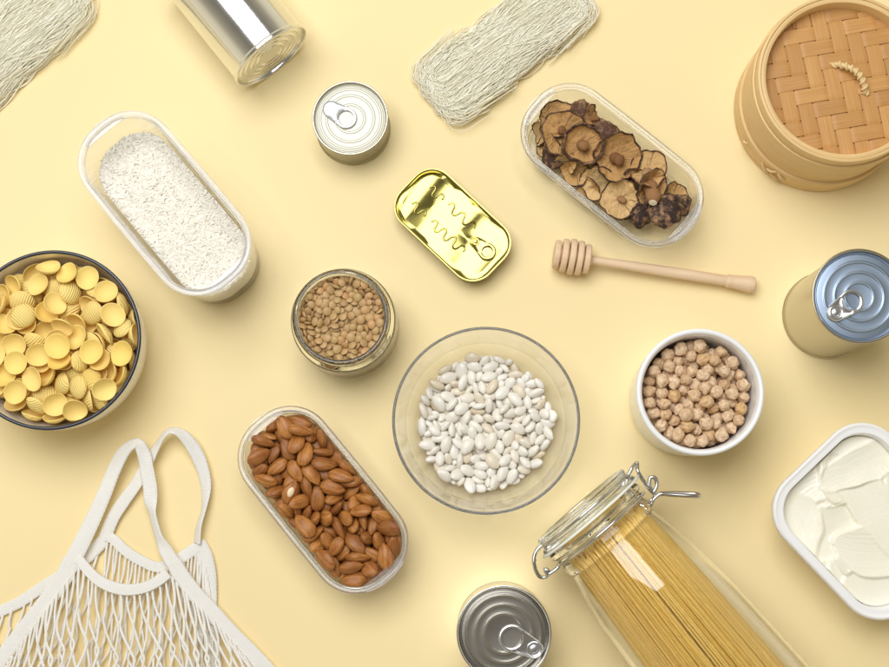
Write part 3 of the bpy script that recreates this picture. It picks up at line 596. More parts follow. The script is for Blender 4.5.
        28,-323,358,-3,11,-69,105,77,72,376,0,0,-127,93,-267,-186,354,180,0,124,101,193,92,372,172,8,75,110,80,276,356,2,-12,-112,92,-127,-109,366,-176,-2,-97,87,-207,74,366,175,3,115,105,
        -238,-6,353,-180,0,67,93,-35,279,353,180,0,-90,91,191,-257,373,179,0,154,113,140,-129,383,-2,13,146,107,72,-126,377,4,13,151,114,-243,-110,359,-160,19,-101,91,
        264,31,358,172,-10,65,100,-6,-4,398,-170,-18,80,113,-188,-243,362,-154,-20,16,102,-136,35,394,157,11,50,103,262,89,359,-158,0,179,99,-174,-93,374,166,11,47,94,
        -161,-155,376,0,0,3,108,-244,245,372,94,-72,-139,92,-57,27,385,28,5,-179,96,-288,3,376,17,13,-14,113,-104,-235,359,0,-27,18,91,-33,-146,375,-164,-5,32,89,-104,58,373,-6,52,178,110,
        -173,145,399,-156,-18,-159,93,-31,120,399,179,-1,-85,87,-50,-112,393,-14,21,96,95,130,195,370,-25,31,94,102,110,27,372,171,19,145,98,-316,50,366,-162,43,-176,87,
        60,30,389,-2,1,-92,91,90,214,376,2,-5,-16,86,-44,-322,354,180,0,-34,97,-12,114,376,178,0,-71,102,-57,281,377,-160,0,-132,105,194,227,375,150,15,-114,102,-149,219,355,178,7,-19,92,
        111,309,361,-150,-2,161,101,-283,95,357,-176,13,136,94,-43,-208,379,-180,0,63,109,70,-49,410,3,25,-37,106,8,167,359,-16,-9,179,103,261,-22,370,-132,30,132,97,
        7,57,385,-16,-35,-84,94,-80,-161,383,18,28,-50,87,293,143,354,0,0,-100,97,31,-56,392,0,2,101,88,232,-224,357,-175,4,-85,107,324,2,359,-5,-16,91,104,137,-178,369,-5,-4,-101,94,
        -70,126,375,-170,-25,-163,88,-209,-198,359,147,3,133,86,191,-36,390,176,-15,131,114,83,-24,384,-174,-30,150,91,140,77,385,-162,-17,-107,102,-81,-171,402,-161,27,-47,88,
        -48,168,384,-7,-3,-56,110,-183,-29,363,154,-6,7,93,301,-120,367,-30,-6,-114,104,-111,156,390,164,25,18,96,144,-183,394,6,-6,24,87,175,216,404,168,-9,108,114,
        34,95,392,3,-7,-152,110,186,39,395,-167,-4,-141,99,92,177,387,-173,-33,52,93,228,-234,387,-172,-25,-162,92,-321,80,408,158,19,142,89,53,-256,370,178,1,176,115,
        308,107,373,-4,-9,-176,96,236,104,390,168,24,-33,107,42,281,380,159,-4,162,112,-35,-253,403,173,4,74,107,323,45,388,154,-22,38,109,187,-87,401,177,-7,77,99,
        126,-11,400,-9,-8,-19,106,-131,96,399,8,0,119,112,124,-274,378,-155,-17,-91,105,192,137,400,-2,-26,131,90,112,120,394,-2,-4,-140,107,104,301,392,176,0,-168,94,
        -33,-60,403,3,-1,-51,106,-289,147,364,-151,-11,-85,115,86,-333,377,-87,-68,-169,106,241,-173,377,-8,9,156,104,166,288,367,-18,-31,-94,93,10,154,386,157,-1,-48,85,
        47,6,412,176,3,-114,102,4,-140,390,22,20,31,112,121,-75,392,-4,12,-178,98,-123,-117,388,178,-3,-5,91,-198,-278,371,-97,72,161,90,-134,-273,363,-26,-17,153,110,
        -303,-101,362,24,0,6,115,-207,-133,388,1,-4,-30,87,-267,91,388,-147,0,80,115,-7,241,381,0,0,69,99,-266,195,380,4,5,129,85,71,-189,370,172,15,-132,88,-55,-23,385,-5,-1,-67,86,
        -273,146,406,-152,30,71,95,-248,-28,378,-166,-13,80,95,-99,205,371,-4,21,-137,106,-52,44,403,155,14,37,92,-2,16,427,166,0,-7,92,-127,122,426,-168,-21,-94,106,
        52,1,439,176,-6,130,114,-147,289,354,180,0,164,100,249,-93,382,-2,-32,-102,90,6,-49,423,173,-25,-178,114,-220,-77,389,14,13,112,108,233,-182,401,-11,5,130,109,
        -322,13,417,-132,55,25,87,183,-267,397,1,1,-88,91,-36,189,416,-7,26,-154,114,-86,-121,417,145,6,16,111,-79,81,411,169,-8,-72,105,24,-161,406,29,-24,96,110,
        142,48,414,-161,-14,23,105,-22,343,404,-90,-73,4,110,220,265,376,91,-36,140,108,58,-107,397,174,12,107,92,251,207,354,0,0,-13,100,231,216,400,6,-24,-6,102,-61,222,394,-12,2,-73,90,
        -76,-12,408,174,27,-178,99,-266,-106,388,-168,-12,-171,104,-126,-61,384,-158,11,-85,94,108,0,423,3,11,117,108,0,205,402,-5,16,-136,103,-97,-307,368,139,-26,-117,102,
        88,-233,395,173,-25,-48,110,-77,140,410,5,-9,-144,93,-329,79,438,-122,-15,-84,99,17,-211,385,-23,-14,-70,103,284,10,391,2,28,178,106,-320,96,373,-127,-14,-96,110,
        -19,74,414,-169,-2,115,104,136,-232,385,132,-1,23,94,273,71,387,158,0,-125,88,-129,-200,406,-175,-2,104,90,-34,-321,388,-25,-27,-180,113,-162,205,383,-175,12,25,109,
        41,192,375,-167,25,65,93,53,157,400,173,1,-153,105,-160,-152,400,-180,0,-133,97,324,-19,379,163,-3,154,99,-237,-244,380,70,73,-49,108,185,-195,379,-176,1,153,93,
        -236,-197,379,-7,-4,13,90,-35,32,442,148,3,84,115,135,106,417,-3,4,-31,92,182,85,403,-149,11,134,88,-321,-47,373,166,-21,122,99,158,279,401,4,-5,79,114,23,-271,401,165,23,-40,100,
        172,1,421,160,3,-87,101,241,-64,396,-151,7,122,90,-182,-209,394,176,-8,-62,113,18,-16,460,-23,-7,93,114,52,336,377,-85,72,-15,109,28,58,425,-20,19,-2,103,334,-81,389,89,20,76,112,
        -216,107,396,-165,-23,70,98,-251,162,415,30,28,76,108,-22,-108,420,178,-8,-98,91,-40,-205,409,-171,25,105,94,-98,311,374,-158,-21,-96,105,-144,-95,406,-175,28,141,112,
        -30,296,401,18,-10,150,105,93,-151,403,-17,16,-95,105,34,-97,422,-174,-18,115,95,78,-293,386,0,24,-100,89,238,23,385,-19,-21,36,96,193,-140,409,19,6,-80,103,
        84,63,402,164,-3,-32,93,25,-324,383,6,-8,95,95,-82,-65,411,-3,-16,25,87,191,-211,408,175,-13,23,103,-343,24,388,90,-72,-94,113,-314,143,402,-91,69,-116,102,
        300,60,408,176,-10,-17,100,-131,50,421,-152,8,-106,92,280,158,378,-19,-12,14,111,-4,-91,444,-176,-10,25,92,-223,235,404,-157,-24,89,112,-186,260,374,175,8,-66,114,
        -152,-309,381,-90,-7,154,112,201,113,423,177,3,-170,112,-221,26,379,-180,15,-95,101,-68,97,431,169,7,-3,94,201,-51,418,172,-17,-84,87,19,323,420,102,22,-169,113,
        274,-207,395,89,-57,57,105,-38,-169,420,17,1,156,95,-88,28,429,-149,-17,-49,96,149,166,410,158,6,92,99,226,184,420,159,0,124,95,-318,-78,393,168,15,136,97,
        -281,-155,377,177,10,118,113,96,267,405,153,25,-160,102,-116,184,407,-165,29,117,113,59,-210,408,149,6,40,111,-245,91,415,-12,-18,107,87,-42,248,423,87,25,130,101,
        90,-83,421,-28,2,-124,108,-6,-276,431,-172,5,179,92,-110,-24,413,169,-39,18,86,-206,-28,392,-164,-13,176,102,-310,-16,415,-58,-43,-142,92,145,-312,401,-90,31,26,106,
        223,244,443,152,-41,105,111,248,143,405,21,10,134,92,50,-124,435,-163,-18,80,105,142,-59,421,-166,-7,105,104,310,-150,403,-90,-51,-116,108,-89,-241,424,-14,9,88,113,
        117,-173,418,9,7,-6,93,114,160,422,-12,-25,16,108,68,107,417,176,-1,32,108,168,275,427,-174,1,2,111,-277,205,421,84,-30,56,96,27,198,424,173,18,-78,92,-82,-252,383,-165,9,-27,91,
        -209,194,416,158,-10,-137,114,-178,295,414,90,54,-148,99,-70,217,432,-46,17,106,111,-104,98,458,-1,11,44,106,-273,-113,418,179,-18,-119,104,88,54,428,175,-4,-121,88,
        -23,-325,411,144,-6,-143,100,-191,66,406,-168,-8,1,112,-88,-85,435,172,9,134,111,-2,274,416,37,-24,90,110,56,-185,428,174,-21,-62,103,-173,-72,411,-169,38,157,85,
        199,-172,435,-162,-8,-59,111,-120,256,388,0,12,-171,96,133,31,443,8,9,137,105,-206,-176,410,-2,22,138,93,99,-293,408,-160,-11,91,93,128,217,408,21,43,-154,94,
        328,48,438,165,23,167,88,293,-66,387,-163,-18,141,97,-66,55,456,-173,-16,-96,90,168,137,442,-3,-28,5,100,-254,-158,402,-12,19,-46,89,239,60,411,-8,0,149,105,
        -275,-47,397,-162,-14,-8,94,-198,-268,417,50,9,126,104,330,102,412,-91,-84,109,95,16,135,416,171,14,133,91,-16,182,447,12,12,2,114,-82,-310,391,-139,3,84,112,
        271,-190,436,22,-29,-90,94,-176,-2,399,150,3,-36,90,144,-119,407,-11,9,116,85,-285,110,440,-114,-25,55,91,64,115,441,-178,-4,-72,101,-33,141,423,-11,-1,177,86,
        9,-217,425,164,5,14,99,-155,72,439,161,-9,92,105,265,-33,411,8,-6,-97,109,55,226,388,-159,8,-165,88,162,283,463,-165,-34,65,110,-342,-40,421,-89,2,97,109,
        184,-266,421,177,-2,113,104,112,-110,432,-17,19,-88,102,-310,137,455,116,9,-98,99,-121,18,443,32,-2,-23,109,-289,-177,471,23,-73,177,108,-208,-127,417,8,-20,-152,108,
        -152,140,441,26,-23,-104,108,-53,-31,441,-20,17,165,103,-48,122,447,166,-4,-26,89,203,-13,435,167,-18,-151,99,267,191,392,12,26,124,91,-293,-65,427,-22,-2,-41,111,
        287,109,411,148,-15,28,96,-15,-152,442,176,8,97,103,-139,305,395,-99,36,62,90,114,-193,444,-158,-1,-154,86,-133,-262,398,-178,-2,-98,115,186,198,432,6,-10,-39,95,
        -12,94,437,162,11,13,96,93,217,419,-163,8,-148,111,-230,13,404,165,-2,70,89,47,297,428,131,33,-120,114,-97,-314,437,-153,-27,-167,108,103,-24,450,-21,1,-176,108,
        157,-203,440,23,-13,-80,100,140,-223,414,170,-15,-31,89,35,-326,405,-1,-7,133,89,51,-272,417,-160,7,28,89,197,55,434,173,3,-137,109,-140,-36,414,24,67,-154,93,
        320,-50,426,-129,12,-101,109,42,246,403,25,11,-149,86,304,16,438,130,-12,116,108,-254,-170,425,180,20,-32,94,-51,304,432,14,-3,129,101,34,62,449,-21,18,-3,103,
        -189,19,430,-174,16,-74,104,287,-104,404,-174,-24,83,97,213,178,455,174,15,-22,102,45,-57,444,-7,-6,72,91,189,-261,453,156,-2,105,111,108,-247,434,-10,6,177,110,
        229,-230,427,148,-43,-154,107,-259,-209,406,160,29,22,85,163,78,451,7,-19,-48,90,148,-153,438,148,-7,-6,93,-213,-83,424,174,-40,-60,100,-57,-282,422,-161,30,-138,87,
        -213,137,428,-178,14,0,102,186,25,458,3,-5,-154,94,-113,-181,428,-3,5,-40,107,60,237,445,14,21,-36,106,21,249,430,-162,11,-23,94,291,161,428,14,-39,5,98,
        -174,260,410,-160,-52,113,96,-294,-119,470,91,-3,-68,113,-87,160,441,19,-2,-143,87,324,-98,469,60,-34,104,101,-5,329,461,21,7,-104,89,85,-153,445,1,1,63,86,
        186,-109,432,157,15,50,112,-169,-224,424,-174,-7,49,109,-325,-111,434,-90,11,109,115,36,151,446,-174,-40,-63,95,249,25,424,-4,-37,125,92,76,274,437,-151,-25,30,101,
        96,65,455,173,4,116,107,27,-185,446,-166,30,-166,88,-48,-123,460,-13,-5,-20,113,163,244,459,-70,1,179,114,-111,206,436,-29,-20,25,114,79,-292,435,172,19,-166,92,
        -155,283,457,-4,0,25,109,-279,38,412,-41,16,-81,111,-164,-158,426,166,1,-83,90,-142,-106,440,180,10,-142,109,-98,-47,449,13,-31,-75,92,29,188,461,146,-6,-60,100,
        135,-298,438,-29,-34,-20,100,254,86,434,-166,-6,180,92,-242,-222,429,160,-30,-142,97,-186,179,443,14,0,-167,110,-217,62,427,-165,-6,-1,88,-98,311,417,-166,-33,86,115,
        -268,79,437,178,30,-36,88,158,-61,448,0,-10,121,115,223,-59,436,149,14,-70,86,-184,223,458,13,-23,166,94,248,142,435,-2,-6,-135,97,-73,111,479,-14,22,-52,106,243,40,454,4,7,25,89,
        -252,22,427,13,-15,91,89,-107,-125,456,155,-5,-131,93,345,-6,424,-89,41,89,101,-48,-81,467,-140,-24,-160,104,-45,-301,447,-177,-13,67,92,267,-4,438,-176,17,-128,96,
        -125,-20,461,-168,25,-158,111,-60,-191,442,0,17,-130,94,114,254,446,168,-36,170,90,130,42,473,-2,-22,137,93,-154,-280,432,-166,13,28,115,-246,116,453,-156,-5,69,88,
        264,209,458,-120,57,-53,108,-207,88,455,-177,-14,145,100,51,90,469,8,-4,-132,111,-203,-184,441,179,25,-170,102,123,308,439,91,-23,16,110,220,97,453,22,-9,-113,95,
        74,176,432,-154,13,-65,91,-106,-288,452,-158,-30,-149,85,148,-254,465,90,19,-111,87,-42,299,466,154,26,-135,102,138,-120,451,-1,-5,-162,87,-158,231,418,154,-33,-175,114,
        268,-149,431,-143,46,152,115,-243,-207,459,36,22,128,89,-172,-46,429,156,-6,31,91,-343,32,463,88,-18,-94,108,181,-200,477,139,6,-60,113,3,252,456,-14,-17,33,108,
        -120,278,426,-149,37,-64,105,137,-225,477,81,-55,-111,99,85,-334,444,-91,4,-166,104,-151,185,461,-173,-23,179,87,216,131,471,-177,13,-156,87,47,-300,444,146,-45,78,98,
        118,106,441,-176,-22,-25,90,44,325,472,6,-25,172,92,-234,-29,426,-165,-4,24,112,-6,-46,469,-2,-33,37,91,-263,-102,445,-174,-46,-176,87,-150,-156,449,-172,-1,20,90,
        -89,-275,468,-162,32,100,112,86,-109,459,10,-1,-85,91,278,171,461,12,-36,70,88,244,-213,462,0,5,-48,100,-59,-4,469,1,-33,-42,114,-126,195,474,158,9,-45,100,
        221,-160,469,179,-26,130,89,231,-58,467,-179,-6,39,103,-315,-59,467,40,40,106,109,-153,16,465,118,-58,64,85,-125,143,471,18,11,96,93,190,69,477,6,-8,108,110,
        96,-302,471,-157,-31,-160,107,207,227,467,-64,-14,-174,91,-14,-312,472,157,-28,-83,99,225,187,476,-1,16,0,89,301,-38,482,12,-7,-31,107,155,-296,479,35,-51,-127,103,
        -281,164,463,-144,32,69,107,-248,112,479,170,0,-136,96,-189,-21,448,2,-1,-53,101,-297,-163,422,66,42,80,99,96,-56,463,153,8,-172,96,-250,-152,459,-8,44,0,108,
        -190,-245,467,158,-44,-106,114,147,-82,471,-176,-10,100,97,75,309,491,57,81,33,107,-37,-341,452,-81,5,176,100,-89,267,451,159,-3,-135,88,87,333,430,-98,64,158,105,
        130,-165,467,20,-6,-69,101,-235,35,456,30,61,21,87,137,167,456,-17,-3,139,88,-131,242,446,-26,15,18,90,117,283,484,-22,8,135,111,20,-133,464,14,8,-7,98,-16,123,461,20,-31,157,103,
        151,-11,474,-10,3,179,113,-149,-302,470,-136,45,-72,107,-140,-84,467,23,17,163,101,-188,135,473,167,-12,20,110,-3,65,473,-163,-37,-57,90,178,-137,465,12,-7,33,99,
        -279,58,460,-3,31,-103,108,60,-247,445,-171,22,165,96,-195,30,459,175,4,2,90,234,-109,412,-21,2,167,85,95,133,464,-138,-9,161,111,151,205,455,53,7,-44,109,
        -69,-221,456,-160,6,-44,89,-11,-180,466,22,1,0,109,-89,231,476,-151,8,76,114,-175,-45,476,3,-52,147,100,61,148,486,-148,11,172,87,230,-15,453,178,-8,132,89,
        302,-113,438,156,-7,-25,105,88,-73,484,167,2,-170,98,198,-84,483,-117,-42,-49,107,-222,-24,465,-17,32,152,107,-258,177,481,-6,29,-44,92,225,5,479,178,1,60,114,
        -252,214,472,-62,27,-157,107,300,62,459,54,36,-171,100,273,-57,436,-169,21,-46,99,-174,282,496,16,44,-21,100,-128,260,477,-159,16,2,93,9,-329,433,33,11,-26,102,
        -102,319,468,134,54,-148,108,14,127,480,177,20,71,105,103,-267,476,175,50,50,106,182,271,500,-166,-37,-176,112,106,213,456,41,-9,-35,87,-129,-233,447,2,-11,-171,106,
        58,230,469,156,-6,-174,95,-274,4,451,-24,-44,70,105,-184,-182,479,-162,29,115,108,25,-218,463,-48,12,177,89,186,-266,488,162,-12,-38,100,72,-154,472,-168,0,2,113,
        -25,-237,441,-180,-27,3,93,-117,55,485,150,-2,-134,110,-200,-129,450,140,11,24,95,321,-34,458,158,7,77,90,239,-111,448,27,-22,149,111,-103,-178,456,-167,5,-39,90,
        20,-267,462,-158,-36,-88,101,-39,66,482,3,-17,15,90,72,22,474,-176,-19,14,113,-1,289,483,-166,-17,140,103,302,117,446,12,2,-75,101,-192,-87,454,14,8,119,92,
        163,124,469,-178,17,-148,104,-220,239,440,7,-9,-121,97,-72,162,468,166,4,-101,104,-219,-248,453,-134,11,124,106,-308,31,468,117,14,126,95,-254,-70,459,136,57,19,110,
        -231,175,452,142,-14,52,93,240,-52,493,176,4,178,105,-59,341,458,-91,36,-170,94,-36,-250,473,-7,7,-51,111,-175,66,470,-159,16,85,94,-278,-36,458,-93,5,-4,94,
        281,-80,458,-1,-9,37,98,270,83,463,-9,26,109,94,-218,253,471,48,28,175,99,-171,227,476,162,18,-27,91,-102,-231,472,155,8,63,87,-71,15,486,167,31,116,105,296,133,470,-169,5,-89,91,
        124,169,480,167,-1,145,106,-315,-11,465,142,-44,144,96,-147,-212,470,-12,27,92,110,85,-216,468,-24,-31,-9,107,-120,-159,479,166,-1,81,106,10,13,485,159,22,85,113,
        40,-79,465,176,10,-154,98,80,189,466,158,-9,179,95,-239,-114,469,-11,47,46,99,-141,100,489,155,14,-146,105,280,6,466,0,-3,89,99,282,-155,472,-17,15,36,107,
        271,-99,480,173,-6,82,105,-27,209,475,15,-7,-127,106,-64,-174,480,174,-13,55,99,-223,-198,475,45,9,124,90,-36,148,487,11,18,110,91,-48,259,484,76,-19,161,114,
        33,-334,467,61,42,12,101,-55,-61,485,-43,16,10,109,
    ],
    'pasta': [
        -498,161,268,163,16,-70,97,-423,337,279,167,41,-55,96,-133,-332,267,162,11,-160,96,260,-140,253,0,0,-25,99,116,-127,268,179,-18,-44,101,-326,-94,254,0,0,-23,104,
        -138,150,254,0,0,30,102,-27,374,269,-162,-19,-55,95,-305,-351,251,0,0,-128,95,503,289,339,-48,52,155,96,110,136,267,165,-11,-157,98,278,171,251,0,0,144,94,309,-336,254,0,0,167,104,
        -99,-48,252,0,0,150,96,91,320,252,0,0,-15,96,113,-344,267,168,14,59,99,305,311,266,162,5,59,98,152,323,339,-139,-9,-152,100,-285,276,262,-180,0,-170,98,22,-46,311,-160,8,110,97,
        -128,327,290,-20,-17,41,97,-369,110,284,-7,-17,179,102,-7,227,284,-142,8,20,96,543,71,296,177,41,-174,104,-278,-210,286,-150,-10,80,95,-27,-200,277,149,-24,57,99,
        94,-295,315,-4,-18,-68,102,-500,-15,266,-174,-18,86,97,-234,-8,288,-152,13,145,103,448,-83,254,0,0,158,103,-170,-447,287,19,8,-32,102,221,-342,341,148,1,-75,96,
        -227,-302,348,-159,-35,11,98,-56,-384,335,175,7,-12,96,-59,78,297,-164,32,8,99,366,-340,323,-34,-16,-105,103,431,201,274,-11,11,-44,95,190,88,325,156,-28,-80,95,
        71,-489,303,40,10,-33,94,177,458,353,178,16,-162,95,203,-24,313,-25,22,-4,95,-259,95,318,-166,26,81,97,-278,326,322,0,0,-107,95,-583,-99,374,112,63,-61,100,
        231,508,311,-168,50,-110,101,-143,445,332,178,-33,-140,98,-110,-161,308,163,-3,74,96,427,-197,297,23,-19,11,100,-178,171,341,-156,-29,-140,97,165,438,411,15,-4,-47,101,
        -428,-277,269,169,-20,-64,99,308,-192,336,167,-23,-35,97,4,530,322,-178,2,-132,100,-309,443,359,171,-4,50,95,369,480,439,-131,-33,-13,102,47,186,360,-19,-2,-127,103,
        146,-514,363,-46,-21,-170,105,-14,-592,412,142,5,4,95,320,-18,367,166,20,-144,102,372,22,288,-21,-8,30,100,238,194,346,-174,4,-11,97,-146,-193,362,-17,-2,79,99,
        -293,-418,329,-37,5,135,99,281,-466,396,-159,-21,138,98,-58,-544,318,167,-13,-38,95,-498,220,363,34,2,55,98,423,359,364,-68,0,98,94,-209,488,272,159,-24,167,95,
        93,-206,365,167,-17,-91,96,572,-114,360,165,-72,23,102,100,582,452,175,-32,65,101,225,-160,393,-179,-18,-131,103,-328,-274,402,159,30,-155,101,-69,75,392,-155,25,14,97,
        334,170,415,174,5,174,105,407,181,346,-7,11,-132,97,-453,-183,338,-112,-15,165,103,-22,539,381,3,0,-70,95,403,-364,387,-36,-5,-91,95,62,-22,374,-173,3,47,101,
        37,-370,395,176,8,148,96,286,333,320,-10,16,103,97,324,96,471,7,5,-81,102,-347,228,364,-179,2,166,100,-174,-40,371,2,-31,-106,95,-486,-75,345,142,-14,-69,100,
        -328,-450,417,-156,0,-150,105,469,-164,397,-141,-13,-149,97,-131,246,371,172,19,78,94,453,-317,465,13,-8,-139,102,6,379,369,171,-9,109,96,481,56,360,176,0,9,96,
        193,-326,429,-25,20,-40,103,273,-221,467,18,3,135,103,-519,-245,366,105,4,-26,99,-164,556,420,150,4,-160,104,-125,255,431,-17,-11,-18,95,490,93,419,-1,-3,-58,100,
        -216,-171,441,173,24,-20,96,-426,55,358,176,-6,17,99,388,-440,506,-147,-74,-18,98,338,352,412,156,6,157,101,336,-125,466,-17,46,44,96,465,-32,441,149,-19,153,97,
        160,177,427,-153,-8,-43,101,21,360,429,9,-9,13,98,157,-557,461,-165,-15,-76,99,-335,-107,379,-172,-1,-104,96,-199,-537,380,154,10,-4,97,-156,418,443,3,13,-63,98,
        -343,479,435,-153,14,-3,97,-449,-412,480,138,-58,-56,97,599,23,463,-61,11,-78,96,-261,312,441,166,3,157,102,-59,-222,424,9,-36,163,105,-330,464,494,-16,26,-101,101,
        494,-91,492,157,23,-170,103,-227,65,432,-155,-2,-46,101,-72,291,500,4,0,114,96,-377,173,427,0,3,157,101,328,-460,507,-72,-41,94,99,246,342,464,-172,23,-108,104,
        -97,-495,426,152,21,61,96,-312,-506,525,-172,-38,-96,94,12,-616,525,-133,38,148,99,-67,499,480,168,33,-10,101,173,23,445,149,-16,154,97,88,307,492,-175,2,94,95,
        -160,-448,451,-7,-34,-50,102,55,-191,457,-23,-7,-89,101,-241,245,510,174,-28,114,99,-461,-335,463,-66,2,-12,97,272,299,541,-137,4,-35,100,-12,-378,463,-164,-4,-155,100,
        -361,-99,438,-7,4,98,105,100,488,489,173,-25,73,99,482,137,493,168,20,71,98,162,-92,469,-173,1,-128,100,513,-285,356,67,10,-123,95,50,143,453,154,8,179,100,
        -55,574,535,7,-35,179,94,-480,345,436,-179,33,-43,99,-562,46,422,176,31,57,99,485,-112,552,-7,-31,70,98,101,-481,509,-18,26,81,99,-422,69,480,-172,-30,-36,95,
        348,-1,531,131,-32,106,97,27,112,522,-146,-33,17,104,-211,564,522,180,-44,137,97,410,222,520,-22,-6,-2,104,-437,-97,494,10,20,-176,104,-59,-31,453,179,-26,53,101,
        -537,202,457,148,0,-173,101,264,-462,547,-65,13,104,99,395,355,546,144,-42,-52,95,-119,196,546,28,0,8,105,23,465,545,-174,-15,89,99,-333,-309,490,-177,19,-6,97,
        -175,-373,501,-15,24,98,99,132,-58,526,1,7,163,99,-578,90,490,173,15,1,95,-568,-93,514,-180,7,111,95,162,-362,525,173,-16,-29,98,446,224,594,-21,-9,-59,96,
        -224,392,549,-8,-21,104,104,289,-18,557,-34,49,179,101,-221,135,592,153,0,51,98,-74,72,564,-180,-20,93,100,-65,-423,569,-12,18,3,98,-526,-244,550,150,-6,-134,101,
        -393,323,494,-169,-9,-49,100,-55,-121,503,158,-7,80,95,541,310,552,93,61,109,103,461,-252,551,-136,25,-116,98,226,538,515,-27,61,-16,104,-185,5,495,-19,-16,91,94,
        -305,46,486,-138,-7,-78,98,-155,-26,603,42,35,-40,104,-36,-291,586,130,-20,35,100,544,111,619,-10,-47,-31,94,-336,460,595,176,50,-149,96,-459,-11,579,166,-20,173,101,
        -552,114,545,2,16,33,105,332,431,559,25,49,112,97,-196,-242,522,-165,-24,-126,99,-6,415,597,-12,-9,164,94,132,-247,554,16,6,-162,96,88,-160,588,-167,18,150,94,
        187,27,594,-159,10,-117,100,80,118,650,167,-51,90,96,343,-290,551,171,-21,-28,105,-266,304,627,26,22,-20,105,-110,-176,567,-175,24,87,96,-290,-130,546,178,14,73,98,
        -418,173,556,174,4,4,104,273,166,538,-154,-9,-48,94,82,263,555,-5,1,-54,101,230,-163,598,22,57,30,94,-602,-48,601,174,-43,-162,103,-285,-397,548,178,0,49,101,
        299,-302,611,-6,22,112,97,-55,583,640,146,43,42,100,592,183,456,-77,-13,104,96,571,-109,641,-164,10,-116,102,261,511,613,173,1,-111,96,57,-346,589,22,44,-143,100,
        -138,-311,643,-156,-20,-37,103,-398,121,646,137,8,-38,99,182,-548,591,132,0,-154,104,-109,-112,641,-156,3,17,100,24,-509,595,156,-8,-151,100,553,-273,572,-157,62,-170,103,
        36,-11,617,180,16,-90,103,-424,382,569,-155,-33,-14,96,183,158,589,-124,5,-34,99,-179,-599,509,-147,-71,-142,98,418,391,638,176,13,26,96,629,50,576,101,-86,-97,100,
        298,223,632,2,-27,20,104,-432,288,637,-136,33,-144,99,-289,-412,623,-167,11,-28,97,72,-178,671,171,-36,-66,98,-316,-32,613,162,13,-156,104,386,-161,599,172,-28,-22,99,
        -403,-282,595,176,17,42,104,-287,-181,636,-174,0,-43,97,203,-379,640,7,29,-158,95,134,397,608,-22,41,-26,101,57,-55,686,179,1,143,105,-145,-532,579,-43,-47,113,94,
        -61,221,631,169,-40,-133,101,-491,-365,606,172,53,25,104,423,63,609,114,51,149,101,-533,309,608,-1,-54,-23,100,422,-388,634,-154,26,9,100,-132,453,626,166,-16,26,96,
        488,201,669,171,14,-35,100,-284,175,645,169,2,-77,94,-560,123,631,175,5,29,98,-228,196,696,8,8,47,101,105,539,640,-176,32,140,98,-477,-133,634,175,-8,-117,100,
        319,-92,639,-179,-3,62,100,4,290,649,-142,20,92,100,
    ],
}

def unpack(k):
    """resting places found by letting the pieces fall: x, y, z in tenths of a millimetre, turn in degrees, size in percent"""
    d = PACKED[k]; out = []
    for i in range(0, len(d) - 6, 7):
        q = d[i:i + 7]
        out.append((Vector(q[:3]) * .0001, Euler([math.radians(v) for v in q[3:6]]).to_quaternion(), q[6] / 100))
    return out

def copy_thing(o):
    c = o.copy(); COL.objects.link(c)
    for ch in o.children:
        d = ch.copy(); COL.objects.link(d); d.parent = c
    return c

def scatter(data, meshes, name, label, cat, group, loc, rotz=0.0, dz=0.0, rnd=None):
    Rz = Quaternion((0, 0, 1), rotz); out = []
    for i, (p, q, s) in enumerate(data):
        o = bpy.data.objects.new(name, meshes[i % len(meshes)])
        COL.objects.link(o)
        o.rotation_mode = 'QUATERNION'
        o.location = Vector(loc) + Rz @ p + Vector((0, 0, dz))
        o.rotation_quaternion = Rz @ q
        o.scale = (s, s, s)
        tag(o, label, cat, group)
        out.append(o)
    return out

# ------------------------------------------------------------------ table
mb = MB()
for x, y in ((-2500, -2500), (2500, -2500), (2500, 2500), (-2500, 2500)): mb.vert((x, y, 0))
mb.f.append((0, 1, 2, 3))
tag(mb.build('table_surface', M_PAPER), 'matt pale yellow paper surface under everything', 'surface', kind='structure')

